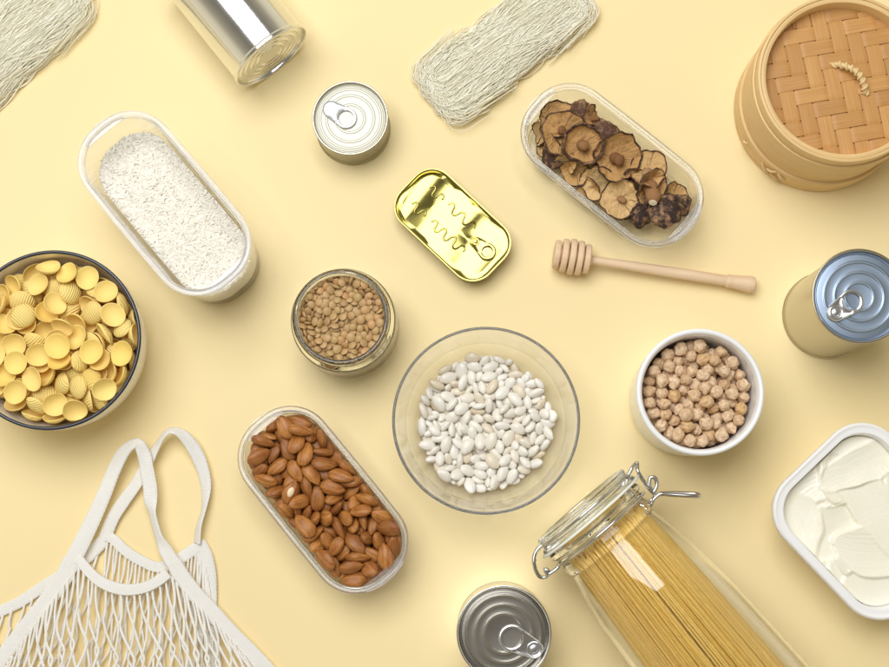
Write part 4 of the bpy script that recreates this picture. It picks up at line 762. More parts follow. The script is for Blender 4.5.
# ------------------------------------------------------------------ clear oval dishes
def dish(name, label, px, py, ang, h, taper, rimz=None):
    o = thing(name, label, 'container', at(px, py, h) * Vector((1, 1, 0)) if False else Vector((at(px, py, h).x, at(px, py, h).y, 0)), ang)
    A, B, RR = 83.5, 39.5, 35.0
    k = taper
    rings = []
    def ring(d, z, bow=1.2): rings.append(rrect(A - d, B - d, RR - d, z, 10, bow))
    ring(k + 13, .6); ring(k + 8, .1); ring(k + 5.5, .4); ring(k + 4.2, 1.8); ring(k + 3.8, 4.5)
    for f in (.25, .5, .75): ring(3.6 + (k) * (1 - f), 4.5 + (h - 10.5) * f)
    ring(3.6, h - 5.2)
    ring(5.3, h - 5.2)
    for f in (.75, .5, .25): ring(5.3 + k * (1 - f), 5.0 + (h - 9.0) * f)
    ring(k + 5.4, 6.0); ring(k + 6.4, 3.6); ring(k + 9, 2.6); ring(k + 13, 2.4)
    lip = []
    for d, z in ((5.3, h - 5.1), (3.5, h - 5.1), (3.2, h - 4.3), (1.0, h - 3.9), (.2, h - 3.2), (0, h - 2.2), (.2, h - 1.0), (.9, h - .2), (1.9, h), (2.7, h - .5), (3.4, h - .5), (4.1, h - .1), (4.8, h - .5), (5.3, h - 1.6)):
        lip.append(rrect(A - d, B - d, RR - d, z, 10, 1.2))
    MB().loft(lip, loop=True).build('rim', M_RIMGLINT if h > 60 else M_RIMCLEAR, o, sharp=55)
    mb = MB().loft(rings)
    mb.build('shell', M_CLEAR, o, sharp=55)
    for sx in (-1, 1):                                   # the lens shaped grips at both ends
        mb = MB(); n = 14; top = []; rows = []
        w = 19.0
        for q, (zz) in enumerate((h - 3.6, h - 2.4)):
            row = []
            for i in range(n + 1):
                y = -w + 2 * w * i / n
                xo = A - 1.2 - .0075 * y * y * .9 + 2.4 * math.cos(y / w * PI / 2)
                row.append(Vector((sx * xo, y, zz)))
            for i in range(n + 1):
                y = w - 2 * w * i / n
                row.append(Vector((sx * (A - 8.6 - .0022 * y * y), y, zz)))
            rows.append(row)
        mb.loft(rows)
        mb.build('grip', M_RIMGLINT if h > 60 else M_RIMCLEAR, o, sharp=30)
    return o

def axis_angle(p, q, z):
    d = at(q[0], q[1], z) - at(p[0], p[1], z)
    return math.atan2(d.y, d.x)

ALM = dish('oval_dish', 'clear oval dish heaped with brown almonds', 322.5, 499, axis_angle((258, 419), (387, 579), 44), 44, 3.0)
MUS = dish('oval_dish', 'clear oval dish full of dried mushrooms', 612, 164, axis_angle((538, 106), (686, 223), 45), 45, 3.0)
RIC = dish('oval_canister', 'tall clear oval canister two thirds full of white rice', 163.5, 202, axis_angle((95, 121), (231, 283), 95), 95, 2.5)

# ---- almonds
def uvshape(fn, nu, nv):
    mb = MB(); rows = []
    for j in range(nv + 1):
        t = PI * j / nv; row = []
        for i in range(nu if 0 < j < nv else 1):
            p = 2 * PI * i / nu
            x, y, z = math.sin(t) * math.cos(p), math.sin(t) * math.sin(p), math.cos(t)
            row.append(mb.vert(fn(x, y, z, p), (p, z, 0)))
        rows.append(row)
    for a, b in zip(rows, rows[1:]):
        for i in range(nu):
            k = (i + 1) % nu
            if len(a) == 1: mb.f.append((a[0], b[i], b[k]))
            elif len(b) == 1: mb.f.append((a[i], b[0], a[k]))
            else: mb.f.append((a[i], b[i], b[k], a[k]))
    return mb

def almond_mesh(seed):
    rs = random.Random(seed); o1 = rs.uniform(0, 50); wd = rs.uniform(.93, 1.05)
    def fn(x, y, z, p):
        t = z
        r = 1 - .15 * t - .05 * t * t
        wr = 1 + (.03 * noise.noise(Vector((math.cos(p) * 2.2 + o1, math.sin(p) * 2.2, t * .8))) + .05 * noise.noise(Vector((math.cos(p) * 6.5 + o1, math.sin(p) * 6.5, t * 1.3 + 7)))) * (1 - t * t)
        px = t * 11.3 + (.9 if t > .97 else 0)
        return Vector((px, x * 6.9 * r * wr * wd, y * 4.4 * r * wr)) + Vector((0, .35 * math.sin(t * 2 + o1), 0))
    return uvshape(fn, 56, 22).mesh('almond', M_ALMOND, sharp=0)
am = [almond_mesh(s) for s in range(5)]
al = scatter(unpack('almond'), am, 'almond', 'whole brown almond lying in the clear oval dish', 'almond', 'almonds in the clear oval dish', (ALM.location.x, ALM.location.y, 0), ALM.rotation_euler.z)

def near_px(objs, px, py):
    z = 30
    return min(objs, key=lambda o: (o.location.xy - at(px, py, o.location.z * 1000).xy).length - o.location.z * .8)
def bare(o, size, out, at_=0.0):
    mb = uvshape(lambda x, y, z, p: Vector((z * size[0] * 1.25, x * size[0] * .8, y * size[1])), 18, 10)
    k = mb.build('bare_kernel', M_KERNEL, None, sharp=0)
    k.parent = o
    inv = o.rotation_quaternion.inverted()
    k.location = inv @ Vector((0, 0, out * .001)) + Vector((at_ * .001, 0, 0))
    k.rotation_mode = 'QUATERNION'
    return k
ak = near_px(al, 283, 496); bare(ak, (5.0, 3.2), 1.9)
ak['label'] = 'almond with torn skin showing its pale kernel, left side of the dish'
a2 = near_px([o for o in al if o is not ak], 385, 536); bare(a2, (1.6, .8), 3.9, 2.0)
a2['label'] = 'almond with a small pale chip in its skin, lower right of the dish'

# ---- white beans in a glass bowl
BC = at(486, 420, 55)
prof = fillet([(0, 3.6), (46, 3.6), (56, 8.5), (64, 24), (70, 44), (73.2, 55.2), (75.4, 55.2), (75.4, 53), (72.6, 44), (67, 23.5), (58, 5.5), (48, .4), (40, .4), (38, 1.4), (0, 1.4)],
              [3, 9, 14, 8, 1.0, 1.0, .6, 8, 14, 8, 2, .8, .8], 5)
gb = MB().lathe(prof, 128).build('glass_bowl', M_BOWL, None, sharp=50)
gb.location = (BC.x, BC.y, 0)
tag(gb, 'round clear glass bowl holding white beans', 'bowl')
def bean_mesh(seed):
    rs = random.Random(seed); bend = rs.uniform(.4, 1.5); fat = rs.uniform(.92, 1.1)
    def fn(x, y, z, p):
        w = 1 + .10 * (z * z) * 0
        yy = x * 4.6 * fat - bend * (1 - z * z) * (.5 - .5 * x) * 1.3 + bend * .5
        return Vector((z * 8.2 * (1 - .04 * x), yy, y * 3.75))
    return uvshape(fn, 20, 14).mesh('white_bean', M_BEAN, sharp=0)
bmz = [bean_mesh(s) for s in range(6)]
bd = unpack('bean')
scatter(bd, bmz, 'white_bean', 'glossy white bean lying in the round glass bowl', 'bean', 'white beans in the glass bowl', (BC.x, BC.y, 0), .7)

# ---- chickpeas in a white canister
CC = at(700.5, 391.5, 84)
prof = fillet([(0, 34), (43.4, 34), (44.6, 78), (46, 83.2), (48, 84.2), (49.7, 83), (49.9, 78), (48.6, 40), (47, 6), (44, 0), (0, 0)], [2, 6, 2, 2, 2, 4, 8, 6, 3], 5)
wc = MB().lathe(prof, 112).build('white_canister', M_CERAMIC, None, sharp=50)
wc.location = (CC.x, CC.y, 0)
tag(wc, 'round white canister filled with chickpeas', 'canister')
def chick_mesh(seed):
    rs = random.Random(seed); o = Vector((rs.uniform(0, 99), rs.uniform(0, 99), 0))
    def fn(x, y, z, p):
        d = Vector((x, y, z))
        r = 5.0 * (1 +   .17 * noise.noise(d * 1.5 + o) + .09 * noise.noise(d * 4.2 + o) - .05 * abs(noise.noise(d * 3.1 + o * 2)))
        g = math.exp(-(y / .16) ** 2) * max(0, x * .6 + .5 - z * .3) * .16
        r *= 1 - g
        v = d * r
        if z > .5: v.z += 1.9 * ((z - .5) / .5) ** 2; v.x *= 1 - .25 * (z - .5); v.x += .9 * (z - .5)
        return v
    return uvshape(fn, 36, 26).mesh('chickpea', M_CHICK, sharp=0)
cm_ = [chick_mesh(s) for s in range(6)]
scatter(unpack('chickpea'), cm_, 'chickpea', 'wrinkled beige chickpea in the white canister', 'chickpea', 'chickpeas in the white canister', (CC.x, CC.y, 0), 0)

# ---- lentils in an open glass jar
LC = at(341, 317, 68)
prof = fillet([(0, 3.4), (36, 3.4), (39.2, 8), (39.2, 46), (36, 55), (34.4, 58), (34.4, 66), (35.4, 68), (37.4, 68), (38.2, 66.5), (38.2, 64.5), (39.6, 63.2), (39.6, 61.2), (38.4, 60), (38.4, 57.5), (42.6, 50), (43, 46), (43, 6), (40, .6), (32, .2), (30, 1.4), (0, 1.6)],
              [3, 4, 6, 6, 3, 1, 1, .8, .4, .8, .8, .5, 1, 5, 3, 3, 4, 1, 1, .5], 5)
lj = MB().lathe(prof, 112).build('glass_jar', M_GLASSG, None, sharp=50)
lj.location = (LC.x, LC.y, 0)
tag(lj, 'short open round glass jar full of brown lentils', 'jar')
def lentil_mesh(seed):
    rs = random.Random(seed)
    k = rs.uniform(.9, 1.1)
    def fn(x, y, z, p):
        rr = math.hypot(x, y)
        return Vector((x * 3.3, y * 3.3 * k, (1 if z > 0 else -1) * 1.25 * (abs(z) ** 1.25)))
    return uvshape(fn, 16, 10).mesh('lentil', M_LENTIL, sharp=0)
lm = [lentil_mesh(s) for s in range(3)]
ld = [(p + Vector((0, 0, .012)), q, s) for p, q, s in unpack('lentil')]
ld.sort(key=lambda d: -d[0].z)
scatter(ld[:300], lm, 'lentil', 'small brown lentil on top inside the open glass jar', 'lentil', 'lentils in the open glass jar', (LC.x, LC.y, 0), 0)
def stuff_mesh(name, base, placements, mat, extra=None):
    mb = MB()
    bv = [v.co.copy() for v in base.vertices]; bf = [tuple(p.vertices) for p in base.polygons]
    for p, q, s in placements:
        k = len(mb.v)
        for v in bv: mb.vert((p + q @ (v * s)) * 1000)
        mb.f += [tuple(k + i for i in f) for f in bf]
    if extra: extra(mb)
    return mb
rs = random.Random(5)
low = uvshape(lambda x, y, z, p: Vector((x * 3.3, y * 3.3, z * 1.25)), 8, 6).mesh('l', M_LENTIL, sharp=0)
pl = list(ld[300:])
for k in range(950):
    a = rs.uniform(0, 2 * PI); z = rs.uniform(4.5, 46)
    q = Quaternion((0, 0, 1), a) @ Quaternion((0, 1, 0), PI / 2 + rs.gauss(0, .35)) 
    pl.append((Vector((.0368 * math.cos(a), .0368 * math.sin(a), z * .001)), q, rs.uniform(.85, 1.1)))
def core(mb): mb.lathe([(0, 3.6), (35.5, 3.6), (35.5, 42), (31, 46), (0, 46)], 40)
o = stuff_mesh('lentils', low, pl, M_LENTIL, core).build('lentils', M_LENTIL, None, sharp=0)
o.location = (LC.x, LC.y, 0)
tag(o, 'mass of brown lentils filling the open glass jar below the top layer', 'lentils', kind='stuff')

# ---- ear shaped pasta in an enamel bowl
PC = at(50.5, 339.5, 70)
bowl = thing('enamel_bowl', 'cream enamel bowl with navy rim, full of yellow ear shaped pasta', 'bowl', (PC.x, PC.y, 0))
prof = fillet([(0, 20.5), (54, 20.5), (63, 33), (68.2, 50), (70, 68), (72.2, 68), (71.6, 50), (68.6, 30), (60, 12), (46, 4), (44, 0), (41, 0), (40, 3), (0, 3)],
              [6, 14, 14, .8, .8, 14, 20, 10, 2, .6, .6, 1], 5)
MB().lathe(prof, 112).build('body', M_ENAMEL, bowl, sharp=50)
pr = [(71.2 + 1.5 * math.cos(a), 69.2 + 1.5 * math.sin(a)) for a in [2 * PI * k / 14 for k in range(15)]]
MB().lathe(pr, 128).build('rim', M_NAVY, bowl, sharp=0)
def ear_mesh(seed):
    rs = random.Random(seed); mb = MB(); n = 40
    o1 = rs.uniform(0, 99); el = rs.uniform(.93, 1.07)
    inner = [(0, 4.9), (.2, 4.7), (.45, 3.9), (.65, 2.6), (.8, 1.2), (.92, -.3), (.985, -1.1)]
    outer = [(1.0, -.8), (.995, -.2), (.93, 1.1), (.82, 2.6), (.68, 3.9), (.51, 5.0), (.35, 5.6), (.2, 5.95), (0, 6.15)]
    rows = []
    for k, (r, z) in enumerate(inner + outer):
        row = []
        for i in range(1 if r == 0 else n):
            a = 2 * PI * i / n
            w = 1 + .035 * noise.noise(Vector((math.cos(a) * 1.3 + o1, math.sin(a) * 1.3, 0)))
            p = Vector((r * 9.8 * w * math.cos(a) * el, r * 9.8 * w * math.sin(a) / el, z * .84 + .7 * r * r * math.sin(2 * a + o1) - 1.8))
            row.append(mb.vert(p, (a, r, 0), 1.0 if k > len(inner) + 1 else 0.0))
        rows.append(row)
    for a, b in zip(rows, rows[1:]):
        for i in range(n):
            j = (i + 1) % n
            if len(a) == 1: mb.f.append((a[0], b[i], b[j]))
            elif len(b) == 1: mb.f.append((a[i], b[0], a[j]))
            else: mb.f.append((a[i], b[i], b[j], a[j]))
    return mb.mesh('ear_pasta', M_PASTA, sharp=0)
em = [ear_mesh(s) for s in range(6)]
for o in scatter(unpack('pasta'), em, 'ear_pasta', '', 'pasta piece', '', (PC.x, PC.y, 0), 0):
    up = (o.rotation_quaternion @ Vector((0, 0, 1))).z
    if up < 0: tag(o, 'yellow ear shaped pasta piece lying hollow side up in the enamel bowl', None, 'hollow side up pasta pieces in the enamel bowl')
    else: tag(o, 'yellow ear shaped pasta piece lying ridged back up in the enamel bowl', None, 'ridged side up pasta pieces in the enamel bowl')

# ---- rice
rz = 56.0
rl = RIC.location
def rice_h(x, y): return rz + 1.6 * noise.noise(Vector((x * .03, y * .03, 3))) + .7 * noise.noise(Vector((x * .09, y * .09, 9))) - 2.0 * (x / 76)
grain = uvshape(lambda x, y, z, p: Vector((z * 3.1, x * .7, y * .65)), 6, 6).mesh('rice_grain', M_RICE, sharp=0)
rs = random.Random(8); pl = []
def in_rr(x, y, a, b, r):
    dx, dy = max(abs(x) - (a - r), 0), max(abs(y) - (b - r), 0)
    return abs(x) < a and abs(y) < b and math.hypot(dx, dy) < r
while len(pl) < 6000:
    x, y = rs.uniform(-77, 77), rs.uniform(-34, 34)
    if not in_rr(x, y, 74.6, 30.6, 26.5): continue
    e = Euler((rs.uniform(0, 6), rs.gauss(0, .11), rs.uniform(0, 2 * PI))).to_quaternion()
    pl.append((Vector((x, y, rice_h(x, y) + rs.uniform(-.7, .5))) * .001, e, rs.uniform(.8, 1.1)))
pl.sort(key=lambda d: -(d[0].z - .001 * rice_h(d[0].x * 1000, d[0].y * 1000)))
scatter(pl[:300], [grain], 'rice_grain', 'white rice grain lying topmost in the tall clear canister', 'rice grain', 'topmost rice grains in the canister', (rl.x, rl.y, 0), RIC.rotation_euler.z)
side = []
def ricebody(mb):
    rings = []
    for d, z in ((8.6, 3.2), (7.4, 4.4), (7.0, 6.5)): rings.append(rrect(83.5 - 2 - d + .0, 39.5 - 2 - d, 33 - d, z, 10, 1.0))
    for f in (.3, .6): rings.append(rrect(83.5 - 8.4 + f * 1.2, 39.5 - 8.4 + f * 1.2, 35 - 8.4 + f * 1.2, 6.5 + (rz - 9) * f, 10, 1.0))
    for d, zf in ((7.55, -1.6), (8.2, -.8), (14, -.8), (22, -.8), (30, -.8), (37, -.8)):
        rg = rrect(83.5 - d, 39.5 - d, 35 - d, 0, 10, 1.0)
        rings.append([Vector((p.x, p.y, rice_h(p.x, p.y) + zf)) for p in rg])
    mb.loft(rings)
o = stuff_mesh('rice', grain, pl[300:], M_RICE, ricebody).build('rice', M_RICE, None, sharp=0)
o.location = (rl.x, rl.y, 0); o.rotation_euler.z = RIC.rotation_euler.z
tag(o, 'mass of white rice filling the tall clear oval canister', 'rice', kind='stuff')

# ------------------------------------------------------------------ tins
def pull_tab(parent, ring, nose, rr, rn, z, mat, hole2=False, tilt=0.0, th=1.1):
    """ring, nose: 2D points (mm); a plate with a finger hole, plus its rivet"""
    c1, c2 = Vector(ring), Vector(nose)
    ax = (c2 - c1); L = ax.length; ax.normalize(); ang0 = math.atan2(ax.y, ax.x)
    n = 56
    def outline(t):                      # distance from ring centre to the hull of the two circles
        best = rr
        dx, dy = math.cos(t), math.sin(t)
        b = dx * L; c = L * L - rn * rn
        D = b * b - c
        if D > 0 and b > 0: best = max(best, b + math.sqrt(D))
        al = math.asin((rr - rn) / L)
        for sg in (1, -1):               # common tangents
            nx, ny = math.sin(al), sg * math.cos(al)
            dd = dx * nx + dy * ny
            if dd > 1e-6:
                q = rr / dd; s_ = q * (dx * math.cos(al) - sg * dy * math.sin(al))
                if 0 <= s_ <= L * math.cos(al) + 1e-6: best = max(best, q)
        return best
    mb = MB(); rows = []
    rh = rr - 3.0
    for i in range(n):
        t = 2 * PI * i / n
        ro = outline(t); d = Vector((math.cos(t), math.sin(t)))
        row = []
        wide = ro - rh
        e = min(1.5, wide * .45)
        for r_, zz in ((ro - .45, -th * .55), (ro, 0), (ro - .3, th * .75), (ro - .9, th), (ro - e - .2, th * .55 if wide > 4 else th), (rh + e + .1, th * .55 if wide > 4 else th), (rh + .9, th), (rh + .2, th * .7), (rh, 0), (rh + .45, -th * .55)):
            q = Vector((d.x * r_, d.y * r_))
            zt = z + zz + tilt * (rr + 0 - q.x) * .0 + tilt * (L - q.x)
            w = Vector((q.x * ax.x - q.y * ax.y, q.x * ax.y + q.y * ax.x))
            row.append(Vector((c1.x + w.x, c1.y + w.y, zt)))
        rows.append(row)
    mb.loft(rows, loop=True)
    tab = mb.build('pull_tab', mat, parent, sharp=50)
    Mx = Matrix.Translation((c2.x, c2.y, z + .3))
    MB().lathe(fillet([(0, 1.5), (rn * .34, 1.3), (rn * .42, .4), (rn * .62, .45), (rn * .66, .9), (rn * .74, .9), (rn * .78, .2)], .3, 3), 28, Mx).build('rivet', mat, tab, sharp=50)
    return tab

def lid_profile(R, z, ridges, depth=3.2, amp=.55):
    """the lid panel, centre outwards: pressed rings and countersink"""
    pts = [(0, z - depth)]
    for r in ridges: pts += [(r - 1.3, z - depth), (r - .5, z - depth + amp), (r + .5, z - depth + amp), (r + 1.3, z - depth)]
    pts += [(R - 4.2, z - depth), (R - 3.6, z - depth - .8), (R - 2.9, z - depth - .8), (R - 2.2, z - depth + .6)]
    return fillet(pts, .45, 3)

def seam_profile(R, z, depth=3.2):
    return fillet([(R - 2.25, z - depth + .5), (R - 1.9, z - .5), (R - 1.3, z), (R - .4, z), (R, z - .5), (R, z - 2.6), (R - .5, z - 3.0)], .45, 3)

def can_body(R, z):
    pts = [(R - .5, z - 3.0), (R - 1.1, z - 4.2), (R - 1.1, 5.0), (R - .5, 3.2), (R, 2.8), (R, .7), (R - .6, 0), (R - 1.6, 0), (R - 2.2, 1.2), (R - 3.2, 4), (0, 4)]
    return fillet(pts, .5, 3)

def tin(label, px, py, R, h, ridges, lidmat, bodymat, ringpx, nosepx, rr, rn, tabmat, **kw):
    c = at(px, py, h)
    o = thing('tin_can', label, 'tin can', (c.x, c.y, 0))
    MB().lathe(can_body(R, h), 96).build('body', bodymat, o, sharp=50)
    lid = MB().lathe(lid_profile(R, h, ridges, **kw), 96).build('lid', lidmat, o, sharp=50)
    MB().lathe(seam_profile(R, h, kw.get('depth', 3.2)), 96).build('seam', bodymat, o, sharp=50)
    rp = (at(*ringpx, h - 1.5) - c) * 1000; np_ = (at(*nosepx, h - 1.5) - c) * 1000
    tab = pull_tab(o, (rp.x, rp.y), (np_.x, np_.y), rr, rn, h - kw.get('depth', 3.2) + 1.6, tabmat)
    return o

tin('tall silver tin with a ring pull on its blue grey lid, beside the honey dipper', 860.5, 296, 37, 108, (11, 19, 27), M_LIDBLUE, M_TINGOLD, (851.5, 301.5), (836, 312.5), 9.5, 7.2, M_STEEL)
tin('short silver tin with a bright pale lid and ring pull', 350, 117.8, 32, 36, (12, 20, 25.5), M_LIDWHITE, M_TINDARK, (346, 118), (331, 109), 9.2, 7.2, M_TABWHITE, amp=.35)
tin('tin with a dark grey ring pull lid, standing at the bottom edge of the photo', 504, 633.5, 37, 70, (15, 22, 29), M_LIDGREY, M_TIN, (512, 638), (534, 649), 10.5, 7.5, M_STEEL)

# lying tin
h_ = 108; R_ = 37
pA, pB = at(272, 57, 37), at(213, -16, 37)
axv = (pB - pA).normalized()
o = thing('tin_can', 'plain shiny tin lying on its side with its ringed base showing', 'tin can', (pA.x, pA.y, 0))
zx = axv; yx = Vector((0, 0, 1)); xx = yx.cross(zx)
Mx = Matrix((xx, yx, zx)).transposed().to_4x4(); Mx.translation = Vector((0, 0, 37))
pr = fillet([(R_ - .5, 3.0), (R_ - 1.1, 4.2), (R_ - 1.1, h_ - 4.2), (R_ - .5, h_ - 3), (R_, h_ - 2.6), (R_, h_ - .5), (R_ - .6, h_), (R_ - 1.5, h_), (R_ - 2, h_ - 2), (0, h_ - 3)], .5, 3)
MB().lathe(pr, 128, Mx).build('body', M_TIN, o, sharp=50)
pr = [(r, -z) for r, z in lid_profile(R_, 0, (13, 19, 25, 30), depth=2.6, amp=.7)]
MB().lathe(pr, 96, Mx).build('base', M_LIDPALE, o, sharp=50)
pr = [(r, -z) for r, z in seam_profile(R_, 0, 2.6)]
MB().lathe(pr, 96, Mx).build('seam', M_TIN, o, sharp=50)

# sardine tin
SC = at(452.5, 224.5, 20)
sa = axis_angle((410, 185), (496, 265), 20)
o = thing('sardine_tin', 'flat gold oblong tin with wavy embossing and a ring pull', 'tin can', (SC.x, SC.y, 0), sa)
a_, b_, r_ = 52.0, 29.0, 20.0
rings = []
for d, z in ((4, 0), (2.2, .3), (1.6, 1.2), (1.3, 15), (.4, 16.2), (0, 16.8), (0, 19.4), (.4, 20), (1.4, 20.1), (2.2, 19.4)): rings.append(rrect(a_ - d, b_ - d, r_ - d, z, 12))
MB().loft(rings, cap1=False).build('body', M_GOLD, o, sharp=50)
mb = MB(); rows = []
nr = 16
def sard_z(x, y):
    u = x / a_
    z = 16.0 - (1.9 if x < 18 else max(.3, 1.9 - (x - 18) * .12)) * math.sin(.146 * (x + 28 + .18 * y)) + .2 * math.sin(x * .23 + y * .09)
    e = max(abs(x) - 40, 0)
    return z - (0.0 if x < 30 else .012 * (x - 30) ** 2 * .25)
for k in range(nr + 1):
    f = k / nr
    d = 2.2 + (b_ - 2.3) * (1 - (1 - f)) * 1.0 if False else 2.2 + f * 26.5
    zz = {0: 19.4, 1: 16.4}.get(k)
    ring = []
    for p in rrect(a_ - d if k > 1 else a_ - 2.2 - k * .5, b_ - d if k > 1 else b_ - 2.2 - k * .5, max(r_ - d, .3) if k > 1 else r_ - 2.2, 0, 12):
        z = zz if zz else sard_z(p.x, p.y)
        ring.append(Vector((p.x, p.y, z)))
    rows.append(ring)
mb.loft(rows, cap0=False)
lid = mb.build('lid', M_GOLD, o, sharp=50)
mb = MB()
def wave(x0, x1, y, n, amp):
    pts = []
    m = int(n * 24)
    for i in range(m + 1):
        t = i / m; x = x0 + (x1 - x0) * t
        pts.append((x - .55 * math.sin(t * n * 4 * PI), y + amp * math.sin(t * n * 2 * PI), sard_z(x, y) + .15))
    mb.tube(pts, .85, 8)
wave(-36, -22, 10.0, 1.5, 3.8); wave(-15, 15, 10.5, 2.5, 3.6)
wave(-37, -23, -10.5, 1.5, 3.8); wave(-15, 22, -10.0, 3.5, 3.8)
mb.build('embossing', M_GOLD, lid, sharp=0)
pull_tab(o, (37, 3.5), (24, 3.0), 7.4, 4.6, 18.3, M_GOLD, th=.8)

# ------------------------------------------------------------------ bamboo steamer and its lid
TC = at(845, 77.5, 95)
st_ = thing('bamboo_steamer', 'round bamboo steamer basket under the woven lid', 'steamer', (TC.x, TC.y, 0))
MB().lathe(fillet([(61, 0), (68.5, 0), (68.5, 31), (61, 31), (61, 0)], 1.0, 3), 128).build('wall', M_HOOP, st_, sharp=50)
MB().lathe(fillet([(68.6, 1.0), (71.0, 1.0), (71.0, 27), (68.6, 27)], .8, 3), 128).build('hoop', M_HOOP, st_, sharp=50)
MB().lathe([(0, 8), (61, 8), (61, 10), (0, 10)], 64).build('base', M_HOOP, st_, sharp=50)
# cane lashing on the outside of the basket
mb = MB()
for k, (aa, zz, ln) in enumerate(((math.radians(228), 14, 11), (math.radians(232), 20, 9), (math.radians(236), 12, 12), (math.radians(206), 18, 5), (math.radians(240), 19, 8))):
    pts = []
    for i in range(7):
        q = (i / 6 - .5)
        a2 = aa + q * ln / 71 ; rr_ = 71.3 + 1.6 * math.cos(q * PI)
        pts.append((rr_ * math.cos(a2), rr_ * math.sin(a2), zz + q * ln * (.9 if k % 2 else -.9)))
    mb.tube(pts, [.5, 1.1, 1.5, 1.6, 1.5, 1.1, .5], 8, flat=.6)
mb.build('lashing', M_CANE, st_, sharp=0)
ld_ = thing('steamer_lid', 'round woven bamboo lid with a cane loop handle, on the steamer', 'lid', (TC.x, TC.y, .0315))
MB().lathe(fillet([(66.4, 0), (68.6, 0), (68.6, 63), (66.2, 63.6), (66.4, 0)], .7, 3), 128).build('outer_hoop', M_HOOP, ld_, sharp=50)
MB().lathe(fillet([(61.6, 42), (66.1, 42), (66.1, 62.6), (64.4, 63), (62.2, 62.4), (61.6, 42)], .7, 3), 128).build('inner_hoop', M_HOOP, ld_, sharp=50)
MB().lathe(fillet([(68.8, 28), (70.4, 28), (70.4, 50), (68.8, 50)], .6, 3), 128).build('waist_hoop', M_HOOP, ld_, sharp=50)
mb = MB(); pit = 12.6; wd_ = 11.9; rw = random.Random(3)
def strip(k, along):
    mb._tone = max(0, min(1, rw.gauss(.42 if along else .22, .3))); off = rw.uniform(0, 500)
    c = (k + .5) * pit
    if abs(c) > 62: return
    half = math.sqrt(63.2 ** 2 - min(abs(c) , 63) ** 2)
    n = max(6, int(half * 2 / 1.4)); rows = []
    for i in range(n + 1):
        s_ = -half + 2 * half * i / n
        # height: twill two over, two under
        def lev(j):
            q = (j + k) % 4 if along else (k + j) % 4
            up = q < 2
            return (.55 if up else -.55) * (1 if along else -1)
        jf = s_ / pit - .5; j0 = math.floor(jf); fr = jf - j0
        fr = max(0, min(1, (fr - .28) / .44)); fr = fr * fr * (3 - 2 * fr)
        z = lev(j0) * (1 - fr) + lev(j0 + 1) * fr
        row = []
        for a, b in ((-1, -.3), (-.96, .3), (-.7, .42), (0, .5), (.7, .42), (.96, .3), (1, -.3), (0, -.4)):
            cc = c + a * wd_ / 2
            dome = 48.5 + 1.2 * (1 - (s_ * s_ + c * c) / 3900)
            p = Vector((s_, cc, dome + z + b)) if along else Vector((cc, s_, dome + z + b))
            row.append(mb.vert(p, (s_ + off, a * wd_ / 2 + off, 0)))
        rows.append(row)
    for a, b in zip(rows, rows[1:]):
        for q in range(8): mb.f.append((a[q], a[(q + 1) % 8], b[(q + 1) % 8], b[q]))
for k in range(-5, 5):
    strip(k, True); strip(k, False)
wv = mb.build('woven_panel', M_WEAVE, ld_, sharp=60)
wv.rotation_euler.z = math.radians(10)
h0, h1 = (at(834.5, 63.5, 84) - TC) * 1000, (at(866, 93, 84) - TC) * 1000
mb = MB(); core_ = []
for i in range(29):
    t = i / 28; p = Vector((h0.x, h0.y, 0)).lerp(Vector((h1.x, h1.y, 0)), t)
    perp = Vector((-(h1 - h0).y, (h1 - h0).x, 0)).normalized()
    p += perp * 4.5 * math.sin(PI * t)
    core_.append(Vector((p.x, p.y, 50 + 9 * math.sin(PI * t) ** .7)))
mb.tube(core_, 2.0, 10)
hd = mb.build('handle', M_CANE, ld_, sharp=0)
mb = MB()
wrap = []
for i in range(260):
    t = i / 259; f = t * 28; k = min(int(f), 27); p = core_[k].lerp(core_[k + 1], f - k)
    tg = (core_[min(k + 1, 28)] - core_[max(k - 0, 0)]).normalized(); u = Vector((0, 0, 1)); u = (u - tg * u.dot(tg)).normalized(); w = tg.cross(u)
    a = t * 2 * PI * 8
    wrap.append(p + (u * math.cos(a) + w * math.sin(a)) * 2.3)
mb.tube(wrap, 1.05, 6)
for p in (core_[0], core_[-1]):
    mb.tube([p + Vector((-4, 1, 0)), p + Vector((0, 0, 1.6)), p + Vector((4, -1, .4))], [.7, 1.2, .7], 6)
mb.build('binding', M_CANE, hd, sharp=0)

# ------------------------------------------------------------------ honey dipper
d0, d1 = at(553.5, 254, 15), at(755, 285.5, 8)
ax_ = (d1 - d0); LL = ax_.length * 1000; ang = math.atan2(ax_.y, ax_.x)
o = thing('honey_dipper', 'pale wooden honey dipper lying flat', 'honey dipper', (d0.x, d0.y, 0), ang)
pitch = math.atan2(9.5 - 15.5, LL)
Mx = Matrix.Translation((0, 0, 15.6)) @ Matrix.Rotation(PI / 2, 4, 'Y') @ Matrix.Rotation(-pitch, 4, 'Y')
Mx = Matrix.Translation((0, 0, 15.2)) @ Matrix.Rotation(-pitch, 4, 'Y') @ Matrix.Rotation(PI / 2, 4, 'Y')
pts = [(0, 0), (9, .2)]
x = 0.3
for i, rr_ in enumerate((12.2, 14.2, 15.2, 14.6, 12.6)):
    pts += [(rr_ - .8, x), (rr_, x + .9), (rr_, x + 4.2), (rr_ - .8, x + 5.0)]
    x += 5.0
    if i < 4: pts += [(7.0, x + .2), (7.0, x + 1.2)]; x += 1.4
pts += [(4.0, x + .8), (4, x + 2), (0, x + 2)]
MB().lathe(fillet(pts, .35, 2), 48, Mx).build('dipper_head', M_BEECH, o, sharp=50)
